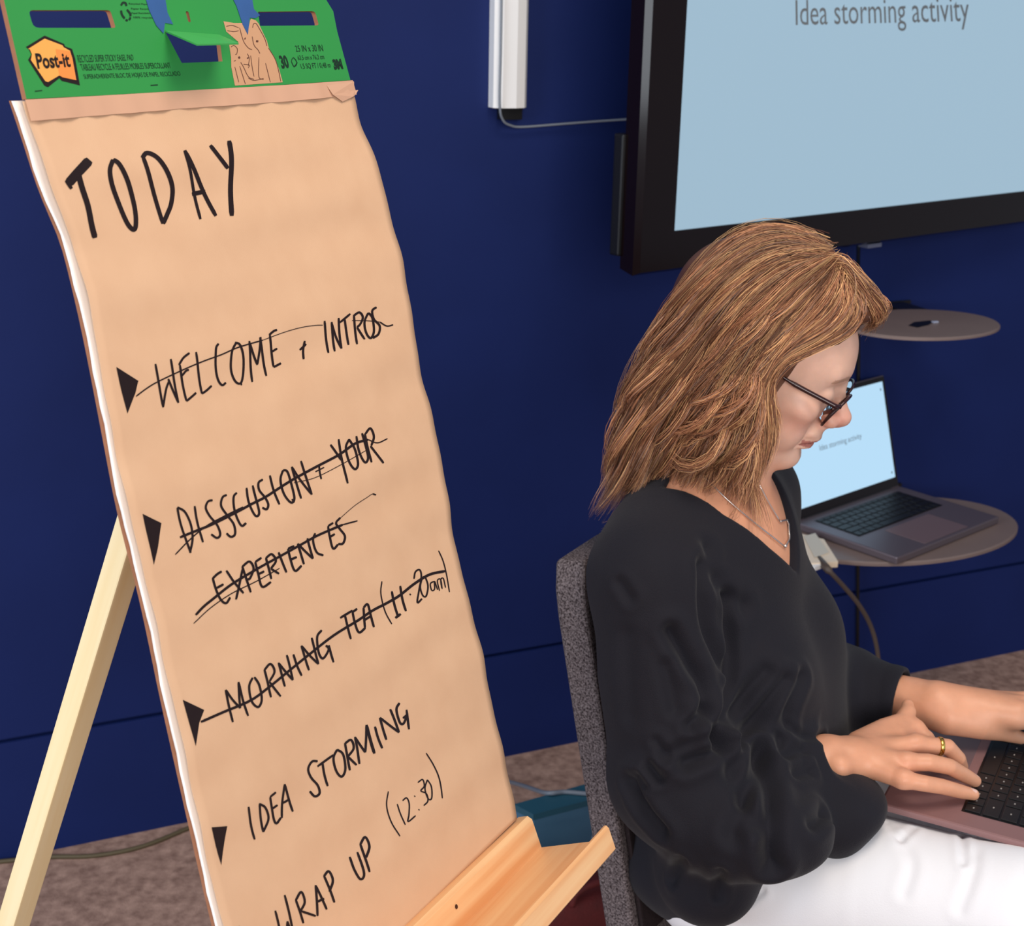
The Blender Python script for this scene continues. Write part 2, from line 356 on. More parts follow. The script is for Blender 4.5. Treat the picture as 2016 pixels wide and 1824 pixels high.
def rbox(c, hx, hy, hz, ax, ay, nn=18, e=4.0):
    V = []; Fc = []
    for i in range(nn+1):
        th = -math.pi/2+math.pi*i/nn
        for j in range(2*nn):
            ph = math.pi*j/nn
            f = lambda v: math.copysign(abs(v)**(2/e), v)
            x, y, z = f(math.cos(th))*f(math.cos(ph)), f(math.cos(th))*f(math.sin(ph)), f(math.sin(th))
            V.append(np.asarray(c)+ax*hx*x+ay*hy*y+ZUP*hz*z)
    for i in range(nn):
        for j in range(2*nn): Fc.append((i*2*nn+j, i*2*nn+(j+1) % (2*nn), (i+1)*2*nn+(j+1) % (2*nn), (i+1)*2*nn+j))
    return V, Fc
b = MB(); V, Fc = rbox(cB+ZUP*.081, .13, .06, .08, WA, WN); b.add(V, Fc); b.build('bag_body', m_mar, bg_, smooth=True)
for s in (-1, 1):
    b = MB(); pts = [cB+WA*x+WN*s*.045+ZUP*z for x, z in [(-.05, .148), (-.04, .17), (0, .18), (.04, .17), (.05, .148)]]; b.tube(catmull(pts, 6), .006, 8); b.build('handle', m_mar, bg_, smooth=True)
pts = [zh(985, 1538, .01), zh(1010, 1542, .05), zh(1040, 1551, .12), zh(1075, 1562, .172), zh(1112, 1560, .174), zh(1150, 1563, .174), zh(1185, 1566, .174), zh(1205, 1575, .175), zh(1188, 1610, .176)]
pts += [at(1172, 1640, proj(pts[-1])[2]-.02), at(1163, 1690, proj(pts[-1])[2]-.05), at(1161, 1730, proj(pts[-1])[2]-.1), at(1170, 1780, proj(pts[-1])[2]-.12), at(1190, 1835, proj(pts[-1])[2]-.14), zh(1215, 1890, .008), zh(1300, 1930, .006)]
b = MB(); b.tube(catmull(pts, 7), .0042, 8); tag(b.build('power_cable', m_cable, smooth=True), 'grey cable looping over the teal box and down beside the chair', 'cable')

# ------------------------------------------------------------------ easel and flip chart pad
PU = unit(ray(2500, 200)); NH = unit(np.array([PU[1], -PU[0], 0])); VU = np.cross(NH, PU); VU = VU if VU[2] > 0 else -VU
PW = 0.43; P0 = np.array([-0.354, 1.041, 1.437])
LP = np.array([(38, 165), (45, 200), (68, 270), (100, 370), (128, 440), (150, 500), (185, 650), (220, 830), (255, 1010), (300, 1190), (340, 1380), (380, 1560), (430, 1780), (470, 1940), (516, 2112)], float)
RP = np.array([(690, 150), (692, 170), (712, 240), (735, 300), (764, 400), (790, 500), (808, 610), (822, 700), (846, 800), (868, 900), (888, 1010), (905, 1100), (930, 1210), (950, 1300), (978, 1430), (1021, 1614)], float)
# smooth vertical profile (outward offset as a function of height) fitted through the sheet
zk = np.array([1.60, 1.437, 1.379, 1.331, 1.279, 1.213, 1.151, 1.085, 1.013, .948, .869, .75, .60])
ok = np.array([-.052, .001, .022, .038, .055, .075, .096, .117, .139, .162, .188, .228, .279])
pc = np.polyfit(zk, ok, 4)
def prof_out(z): return np.polyval(pc, z)
P0n = P0 @ NH
def surf(px, py, lift=0.0):
    """point on the sheet surface seen at a picture position"""
    r = ray(px, py); rn = r @ NH; lo, hi = .3, 3.0
    g = lambda t: (CAM @ NH+rn*t-P0n)-prof_out(CAM[2]+r[2]*t)-lift-0.00
    # camera is on the outward side: g decreases through zero
    t = 1.2
    for _ in range(25):
        e = 1e-4; d = (g(t+e)-g(t-e))/(2*e); t -= np.clip(g(t)/d, -.2, .2)
    return CAM+r*t
def ripple(p):
    a = (p-P0) @ PU/PW; z = p[2]
    w = 0.55*math.sin(46*z+3.0*a+1.3*math.sin(9*z))+.45*math.sin(83*z-4*a+.6)+.35*math.sin(131*z+7*a*a+2*math.sin(5*a))
    w2 = math.sin(19*z+1.0)*math.sin(5.5*a+.5)
    return 0.0014*w+0.0017*w2
def sheet_pt(px, py, lift=0.0):
    p = surf(px, py); return p+NH*(ripple(p)+lift)
m_kraft = mat('kraft_paper', (222, 184, 151), rough=.75, rgb2=(217, 178, 145), nscale=25, spec=.2, bump=.08, bscale=900)
m_edge = mat('white_paper_edge', (246, 243, 240), rough=.7)
m_card = mat('brown_cardboard', (158, 104, 74), rough=.85, noise=.2, nscale=60)
m_green = mat('green_print', (52, 152, 76), rough=.45, spec=.35)
m_ink = mat('black_marker', (34, 22, 24), rough=.45, spec=.3)
pad = thing('flip_chart_pad', P0+PU*PW/2-ZUP*.70+NH*.2, 'brown paper flip chart pad with a green cardboard top and a handwritten TODAY list', 'flip chart')
# front sheet
NR, NC = 170, 44
yl = np.linspace(0, 1, NR)
def along_curve(C, n):
    c = catmull(C, 10); L = np.concatenate([[0], np.cumsum(np.linalg.norm(np.diff(c, axis=0), axis=1))]); t = np.linspace(0, L[-1], n)
    return np.stack([np.interp(t, L, c[:, k]) for k in (0, 1)], 1)
Lc = along_curve(LP[1:], NR); Rc = along_curve(RP[1:], NR)
V = []
for i in range(NR):
    A = surf(*Lc[i]); B_ = surf(*Rc[i])
    for j in range(NC):
        t = j/(NC-1); p = A+(B_-A)*t
        p = p+NH*((P0n+prof_out(p[2]))-p @ NH)
        V.append(p+NH*ripple(p))
Fs = [(i*NC+j, (i+1)*NC+j, (i+1)*NC+j+1, i*NC+j+1) for i in range(NR-1) for j in range(NC-1)]
sheet = mesh('front_sheet', V, Fs, m_kraft, pad, smooth=True)
sm = sheet.modifiers.new('thickness', 'SOLIDIFY'); sm.thickness = .0004; sm.offset = -1
# stack of sheets behind it: the white paper edge on the left; then the brown backing board
def layer(name, duL, duR, d0, d1, m, wob):
    rows = list(range(0, NR, 3)); nc = 9; Vs = []
    for i in rows:
        A = surf(*Lc[i])+PU*(duL(i)+wob*(math.sin(i*.35)+.6*math.sin(i*.9))); B_ = surf(*Rc[i])+PU*duR(i)
        for j in range(nc):
            p = A+(B_-A)*j/(nc-1); p = p+NH*((P0n+prof_out(p[2]))-p @ NH); Vs.append(p-NH*d0)
    n0 = len(Vs); Vs += [p-NH*(d1-d0) for p in Vs]; nr = len(rows); Fk = []
    for i in range(nr-1):
        for j in range(nc-1):
            q = i*nc+j; Fk += [(q, q+1, q+nc+1, q+nc), (n0+q, n0+q+nc, n0+q+nc+1, n0+q+1)]
        for j in (0, nc-1): q = i*nc+j; Fk.append((q, q+nc, n0+q+nc, n0+q))
    for j in range(nc-1):
        for i in (0, nr-1): q = i*nc+j; Fk.append((q, q+1, n0+q+1, n0+q))
    b = MB(); b.add(Vs, Fk); return b.build(name, m, pad)
layer('sheet_stack', lambda i: -.0012-.0022*max(0, 1-i/50.), lambda i: -.002 if i < NR-10 else .003, .0050, .0076, m_edge, .0005)
layer('backing_board', lambda i: -.0022-.001*max(0, 1-i/50.), lambda i: -.004, .0078, .0102, m_card, .0)

# header card
HP0 = surf(50, 197)+NH*.0018; HN = unit(np.cross(PU, VU+0*NH)); HN = HN if HN @ NH > 0 else -HN
lean = unit(ZUP*1.0-NH*.20); HN = unit(np.cross(PU, lean)); HN = HN if HN @ NH > 0 else -HN
def hh(px, py, d=0.0): return hit(px, py, HP0+HN*d, HN)
def hxy(p): q = p-HP0; return (q @ PU, q @ unit(np.cross(HN, PU)))
def rounded(q, r, n=4):
    q = np.asarray(q, float); out = []
    for i in range(len(q)):
        a, c, d = q[i-1], q[i], q[(i+1) % len(q)]; u1 = unit(a-c); u2 = unit(d-c); rr = r[i] if isinstance(r, (list, tuple)) else r
        p1, p2 = c+u1*rr, c+u2*rr
        for t in np.linspace(0, 1, n): out.append((1-t)**2*p1+2*t*(1-t)*c+t*t*p2)
    return out
outer = [(-30, -120), (-6, -60), (52, 195), (200, 188), (370, 178), (560, 167), (690, 158), (664, 62), (656, 22), (640, -4), (610, -120)]
slotL = rounded([(56, 20), (217, 20), (228, 55), (66, 55)], [9, 6, 5, 12])
slotR = rounded([(508, 23), (620, 22), (628, 50), (512, 51)], [1, 6, 5, 1])
slotM = [(325, 62), (432, 72), (438, 121), (358, 124)]
hang = rounded([(365, 22), (371, 22), (376, 44), (371, 44)], 3, 3)
def card(loops, thick, name, mats, parent):
    """sheet of card with holes: front in mats[0], cut edges and back in mats[1]"""
    pts3 = [[hh(*p) for p in lp] for lp in loops]; l2 = [[hxy(p) for p in lp] for lp in pts3]
    tri = tess(l2[0], l2[1:]); flat = [p for lp in pts3 for p in lp]; n = len(flat)
    b = MB(); b.add(flat, [tuple(t) for t in tri], 0)
    b.add([p-HN*thick for p in flat], [tuple(reversed(t)) for t in tri], 1)
    k = 0
    for lp in pts3:
        m_ = len(lp)
        for i in range(m_):
            a, c = k+i, k+(i+1) % m_; b.f.append([a, c, n+c, n+a]); b.mi.append(1)
        k += m_
    return b.build(name, mats, parent)
hdr = card([outer, slotL, slotR, slotM, hang], .0042, 'header_card', [m_green, m_card], pad)
# folded-out flap
b = MB(); a0, a1 = hh(325, 60, .0004), hh(432, 68, .0004)
fo = [a0, a1, at(470, 85, proj(a1)[2]-.031), at(388, 87, proj(a0)[2]-.021)]
nn = unit(np.cross(fo[1]-fo[0], fo[3]-fo[0])); nn = nn if nn[2] > 0 else -nn
b.prism(fo, -nn*.0012); b.build('flap', mat('lit_green_flap', (70, 178, 92), rough=.45), hdr)  # card green made lighter: light from above put into the flap's colour
# marks printed on the card
m_prt = mat('dark_print', (18, 46, 32), rough=.5); m_blkp = mat('black_print', (26, 14, 16), rough=.5)
m_or = mat('orange_print', (246, 176, 88), rough=.5); m_or2 = mat('deep_orange_print', (246, 150, 74), rough=.5)
def cz(sc, ox, oy): return lambda P_: [(ox+x/sc, oy+y/sc) for x, y in P_]
c2 = cz(5.6, 0, 0); c3 = cz(5.305, 340, 0)
def flat(polys, lift, name, m, parent):
    b = MB()
    for P_ in polys:
        p3 = [hh(x, y, lift) for x, y in P_]; tri = tess([hxy(p) for p in p3]); b.add(p3, [tuple(t) for t in tri])
    return b.build(name, m, parent, fix=False)
badge_o = c2([(285, 518), (492, 392), (708, 485), (718, 512), (795, 540), (830, 650), (882, 942), (680, 892), (655, 862), (530, 962), (490, 945), (310, 660), (345, 600), (320, 548)])
badge_i = c2([(312, 538), (492, 426), (690, 500), (700, 520), (772, 560), (800, 650), (842, 885), (690, 852), (655, 832), (530, 905), (500, 895), (340, 660), (352, 600), (330, 545)])
bdg = flat([badge_o], .0002, 'badge', m_blkp, hdr); flat([badge_i], .0004, 'badge_face', m_or, bdg)
flat([c2([(615, 540), (772, 565), (800, 650), (842, 885), (690, 852), (655, 832)])], .00055, 'badge_shade', m_or2, bdg)
b = MB(); text_quad(b, 'Post-it', c2([(385, 588), (752, 580), (785, 740), (418, 762)]), lambda x, y: hh(x, y, .0007), bold=.03)
b.build('badge_lettering', m_blkp, bdg, fix=False)
b = MB()
for tx, q, bo in [('RECYCLED SUPER STICKY EASEL PAD', [(848, 605), (1465, 600), (1475, 665), (865, 690)], .0), ('TABLEAU RECYCLE A FEUILLES MOBILES SUPERCOLLANT', [(880, 705), (1870, 690), (1890, 750), (905, 780)], .0), ('SUPERADHERENTE BLOC DE HOJAS DE PAPEL RECICLADO', [(915, 820), (1980, 785), (2000, 850), (940, 885)], .0)]:
    text_quad(b, tx, c2(q), lambda x, y: hh(x, y, .0003), bo)
b.build('product_print', m_prt, hdr, fix=False)
for q in ([(385, 1000), (465, 993), (467, 1003), (387, 1012)], [(1660, 935), (1740, 930), (1742, 942), (1662, 947)]):
    b = MB(); b.add([hh(x, y, .0003) for x, y in c2(q)], [(0, 1, 2, 3)]); b.build('fold_mark', m_prt, hdr, fix=False)
b = MB()
for tx, q in [('Recycled Paper', [(1420, 30), (1640, 38), (1642, 58), (1424, 55)]), ('Papier Recycle', [(1445, 85), (1650, 90), (1652, 112), (1450, 110)]), ('Papel Reciclado', [(1450, 135), (1650, 135), (1652, 158), (1452, 158)]), ('100% recycled', [(1470, 180), (1690, 185), (1692, 210), (1474, 208)])]:
    text_quad(b, tx, c2(q), lambda x, y: hh(x, y, .0003), .01)
b.build('recycling_print', m_prt, hdr, fix=False); b = MB()
for tx, q, bo in [('25 IN x 30 IN', [(1275, 475), (1560, 465), (1575, 535), (1290, 540)], .0), ('63,5 cm x 76,2 cm', [(1300, 580), (1575, 565), (1588, 625), (1315, 635)], .0), ('1,5 SQ FT / 0,48 m', [(1330, 665), (1640, 650), (1655, 715), (1350, 728)], .0), ('30', [(1105, 580), (1185, 575), (1225, 710), (1145, 720)], .04)]:
    text_quad(b, tx, c3(q), lambda x, y: hh(x, y, .0003), bo)
b.build('size_print', m_prt, hdr, fix=False); b = MB()
text_quad(b, '3M', c3([(1665, 620), (1755, 612), (1785, 722), (1690, 730)]), lambda x, y: hh(x, y, .0003), .07)
b.build('maker_mark', m_prt, hdr, fix=False)
def strokes(b, lines, place, wpx, mi=0, n=6, closed=False, lift=None):
    for L in lines:
        w = wpx; P_ = L
        if isinstance(L, tuple) and len(L) == 2 and isinstance(L[1], (int, float)) and not isinstance(L[0], (int, float)): P_, w = L
        P_ = np.asarray(P_, float)
        c = catmull(P_, n) if len(P_) > 2 else catmull(P_, 5)
        t = np.gradient(c, axis=0); t /= np.maximum(np.linalg.norm(t, axis=1)[:, None], 1e-6); nn_ = np.stack([-t[:, 1], t[:, 0]], 1)
        V = []
        for q, m_, tt, i in zip(c, nn_, t, range(len(c))):
            ww = w*(1.0 if 0 < i < len(c)-1 else .75)
            V += [place(*(q+m_*ww/2)), place(*(q-m_*ww/2))]
        b.add(V, [(2*i, 2*i+1, 2*i+3, 2*i+2) for i in range(len(c)-1)], mi)
hl_ = lambda x, y: hh(x, y, .0003)
b = MB()
strokes(b, [c2(q) for q in ([(1335, 60), (1355, 30), (1385, 35), (1395, 65)], [(1335, 115), (1345, 160), (1375, 205)], [(1400, 105), (1435, 150), (1440, 180)], [(1385, 218), (1410, 228)], [(1425, 222), (1440, 190)])], hl_, 4.2)
b.build('recycling_symbol', m_prt, hdr, fix=False); b = MB()
strokes(b, [c3(q) for q in ([(1240, 640), (1260, 600), (1300, 655), (1270, 700), (1240, 640)], [(1270, 695), (1303, 655)])], hl_, 1.6, n=2)
b.build('sheet_symbol', m_prt, hdr, fix=False)
# brown printed figures
fig = c3([(530, 222), (640, 240), (730, 240), (790, 300), (808, 215), (820, 195), (870, 215), (900, 250), (985, 430), (1000, 490), (1060, 600), (1110, 720), (1150, 860), (650, 895), (612, 700), (610, 600), (590, 470), (690, 442), (560, 330)])
fg = flat([fig], .00025, 'brown_figures', mat('brown_print', (206, 160, 124), rough=.6), hdr)
b = MB()
strokes(b, [c3(q) for q in ([(835, 290), (845, 250), (870, 245), (900, 290), (960, 400), (985, 480)], [(610, 490), (640, 475), (675, 510), (670, 560), (655, 570)], [(700, 290), (715, 350), (745, 440), (790, 500), (830, 520)], [(560, 275), (620, 265), (690, 290)], [(570, 320), (640, 330), (690, 320)], [(830, 380), (850, 470), (890, 520), (912, 560)], [(780, 560), (800, 610), (790, 690)], [(640, 640), (660, 630)], [(710, 650), (740, 700), (790, 800), (850, 830)], [(815, 580), (830, 700), (850, 800)], [(900, 600), (900, 800), (950, 830)], [(650, 700), (690, 860)], [(700, 690), (760, 880)], [(970, 660), (1020, 860)], [(1000, 500), (1080, 640), (1130, 850)], [(790, 815), (850, 840), (950, 820)], [(740, 670), (800, 680), (790, 710)])], lambda x, y: hh(x, y, .0004), 1.3)
strokes(b, [c3(q) for q in ([(870, 430), (895, 432)], [(750, 400), (762, 405)], [(690, 590), (700, 612)], [(783, 600), (788, 612)])], lambda x, y: hh(x, y, .0004), 4.0)
b.build('figure_lines', mat('brown_line', (92, 56, 44), rough=.6), fg, fix=False)
# clear tape band that joins card and sheet
b = MB(); V = []
tp = [(46, 196), (200, 188), (370, 178), (560, 167), (692, 158)]; bt = [(58, 238), (210, 226), (380, 212), (560, 200), (700, 186)]
nn_ = 40
for k, (pt, dz) in enumerate(((tp, .0018), (bt, .0020))):
    c = np.array(pt, float); xs = np.linspace(c[0, 0], c[-1, 0], nn_); ys = np.interp(xs, c[:, 0], c[:, 1])
    for i, (x, y) in enumerate(zip(xs, ys)):
        q = sheet_pt(x, y); V.append(q+NH*(dz+(.0010*math.sin(i*1.7)+.0007*math.sin(i*.6))*(1 if k else .4)))
b.add(V, [(i, i+1, nn_+i+1, nn_+i) for i in range(nn_-1)])
m_tape = mat('clear_tape', (214, 170, 142), rough=.2, spec=.7)
b.build('tape_band', m_tape, pad, smooth=True, fix=False)
b = MB(); q = [(640, 168), (692, 160), (694, 178), (700, 177), (697, 186), (690, 190), (672, 200), (650, 186)]
p3 = [sheet_pt(x, y, .0016+.0012*(i % 2)) for i, (x, y) in enumerate(q)]; b.add(p3, [tuple(range(8))]); b.build('torn_tape', m_tape, pad, fix=False)

# handwriting
def hand(sc, ox, oy, lines): return [([(ox+x/sc, oy+y/sc) for x, y in L[0]], L[1]) if isinstance(L[1], (int, float)) and not isinstance(L[0][0], (int, float)) else [(ox+x/sc, oy+y/sc) for x, y in L] for L in lines]
D4 = (2.52, 150, 560); D5 = (2.3718, 200, 1060); D1 = (2.8, 0, 0)
ink = MB(); pl = lambda x, y: sheet_pt(x, y, .0004)
def solid(polys):
    for P_ in polys:
        # densify and fan from the middle so that the patch follows the sheet
        P_ = np.asarray(P_, float); q = np.vstack([P_[i]+(P_[(i+1) % len(P_)]-P_[i])*t for i in range(len(P_)) for t in (0, .25, .5, .75)]); c = q.mean(0); n = len(q)
        V = []
        for s in (1, .75, .5, .25): V += [pl(*(c+(p-c)*s)) for p in q]
        V.append(pl(*c))
        ink.add(V, [(k*n+i, k*n+(i+1) % n, (k+1)*n+(i+1) % n, (k+1)*n+i) for k in range(3) for i in range(n)]+[(3*n+i, 3*n+(i+1) % n, 4*n) for i in range(n)])
W1 = hand(*D1, [([(365, 1012), (415, 950), (478, 880)], 19), ([(352, 992), (385, 1040)], 7), ([(415, 950), (440, 1030), (475, 1130), (500, 1240), (522, 1312)], 11),
  ([(605, 878), (588, 935), (602, 1010), (640, 1105), (690, 1220), (722, 1262), (740, 1255), (742, 1190), (728, 1110), (690, 1000), (640, 905), (605, 878)], 9),
  ([(770, 862), (810, 980), (855, 1110), (892, 1232)], 8), ([(765, 870), (795, 842), (850, 868), (905, 945), (942, 1035), (940, 1120), (915, 1185), (892, 1232)], 9),
  ([(1003, 828), (1040, 960), (1070, 1080), (1100, 1208)], 6), ([(1005, 828), (1070, 960), (1130, 1080), (1186, 1190)], 8), ([(1055, 1070), (1130, 1055)], 9),
  ([(1150, 800), (1195, 860), (1250, 928)], 8), ([(1258, 775), (1268, 880), (1272, 1050), (1274, 1190)], 10)])
W2 = hand(*D4, [[(393, 395), (418, 500), (440, 612)], [(440, 612), (455, 520), (468, 480)], [(462, 470), (490, 530), (518, 590)], [(518, 590), (490, 470), (468, 370)],
  [(515, 400), (535, 490), (558, 580)], [(510, 400), (530, 365), (560, 340)], [(530, 455), (548, 430), (562, 425)], [(558, 582), (585, 560), (607, 540)],
  [(592, 335), (612, 440), (636, 545)], [(636, 545), (660, 528), (684, 505)], [(702, 293), (690, 320), (694, 400), (712, 470), (735, 502), (755, 490)],
  [(790, 285), (770, 335), (774, 420), (800, 482), (828, 492), (838, 440), (830, 360), (808, 300), (782, 288)], ([(828, 485), (832, 503)], 3.4),
  [(884, 486), (868, 380), (853, 280)], [(853, 285), (880, 350), (905, 400)], [(905, 400), (908, 330), (908, 260)], [(905, 262), (928, 360), (952, 456)],
  [(953, 250), (968, 330), (986, 410)], [(950, 250), (970, 232), (988, 224)], [(970, 335), (996, 318)], [(986, 412), (1005, 402), (1022, 392)],
  [(1131, 280), (1127, 325), (1131, 372)], [(1110, 326), (1140, 296)], [(1222, 180), (1235, 260), (1250, 340)], [(1280, 332), (1268, 250), (1258, 185)], [(1258, 190), (1285, 260), (1313, 318)], [(1313, 318), (1300, 230), (1292, 165)],
  [(1300, 188), (1350, 145)], [(1322, 170), (1335, 230), (1347, 300)], [(1388, 296), (1378, 220), (1368, 150)], [(1366, 155), (1395, 138), (1414, 162), (1404, 195), (1388, 212)], [(1388, 212), (1426, 272)],
  [(1440, 140), (1424, 185), (1434, 240), (1455, 266), (1472, 230), (1462, 165), (1440, 140)], [(1481, 112), (1460, 130), (1470, 172), (1500, 205), (1494, 245), (1465, 266)],
  ([(303, 557), (350, 522), (400, 490), (480, 450), (560, 412), (640, 378), (720, 348), (800, 312), (920, 276)], 2.8), ([(920, 276), (1000, 245), (1060, 225), (1120, 210), (1180, 202), (1215, 201)], 1.5), ([(1360, 178), (1440, 180), (1500, 186)], 1.5), ([(1500, 186), (1535, 206), (1567, 200)], 2.8),
  [(500, 1108), (520, 1190), (545, 1270), (566, 1332)], [(500, 1106), (540, 1130), (570, 1190), (577, 1260), (562, 1332)], [(588, 1100), (605, 1190), (627, 1280)],
  [(678, 1072), (655, 1078), (645, 1110), (665, 1150), (700, 1195), (712, 1240), (695, 1258), (668, 1240)], [(748, 1045), (727, 1058), (722, 1100), (750, 1145), (780, 1190), (783, 1238), (762, 1252), (742, 1235)],
  [(798, 1034), (783, 1058), (790, 1130), (815, 1196), (840, 1184)], [(846, 1010), (858, 1080), (885, 1146), (905, 1138), (900, 1090), (876, 998)], [(926, 968), (905, 985), (910, 1022), (938, 1058), (952, 1092), (942, 1116), (922, 1108)],
  [(960, 948), (980, 1020), (1005, 1092)], [(1025, 922), (1014, 970), (1030, 1040), (1060, 1082), (1078, 1060), (1067, 990), (1047, 930), (1025, 922)], ([(1066, 1065), (1076, 1082)], 3.2),
  [(1110, 1062), (1090, 980), (1068, 905)], [(1068, 905), (1110, 970), (1162, 1042)], [(1162, 1042), (1140, 960), (1113, 876)], ([(1203, 892), (1206, 930), (1212, 966)], 3.6), ([(1185, 930), (1228, 908)], 2.6),
  [(1258, 795), (1285, 832), (1312, 872)], [(1298, 768), (1315, 870), (1338, 986)], [(1350, 768), (1335, 810), (1350, 880), (1375, 916), (1392, 890), (1380, 820), (1350, 768)], [(1386, 752), (1400, 830), (1425, 882), (1442, 860), (1432, 800), (1414, 738)],
  [(1458, 882), (1442, 810), (1428, 740)], [(1430, 742), (1455, 714), (1473, 755), (1460, 800)], [(1456, 802), (1485, 842), (1517, 886)],
  ([(515, 1256), (590, 1226), (680, 1190), (800, 1130), (870, 1092), (940, 1056), (1010, 1010), (1080, 966), (1190, 905), (1300, 846), (1380, 790), (1445, 770)], 5.0), ([(1445, 770), (1490, 786), (1540, 765)], 2.4),
  ([(490, 1341), (560, 1270), (640, 1205), (720, 1160), (830, 1105)], 2.6), ([(1080, 985), (1180, 960), (1300, 900), (1440, 820)], 1.4), ([(1310, 1162), (1380, 1100), (1440, 1060), (1472, 1040), (1490, 1046)], 1.3), ([(1472, 1040), (1490, 1046)], 3),
  [(1185, 1235), (1176, 1270), (1195, 1330), (1228, 1346)], [(1250, 1200), (1262, 1255), (1277, 1312), (1302, 1292)], [(1250, 1200), (1276, 1184)], [(1262, 1255), (1287, 1240)], [(1312, 1158), (1291, 1185), (1312, 1215), (1337, 1250), (1327, 1286), (1303, 1290)]])
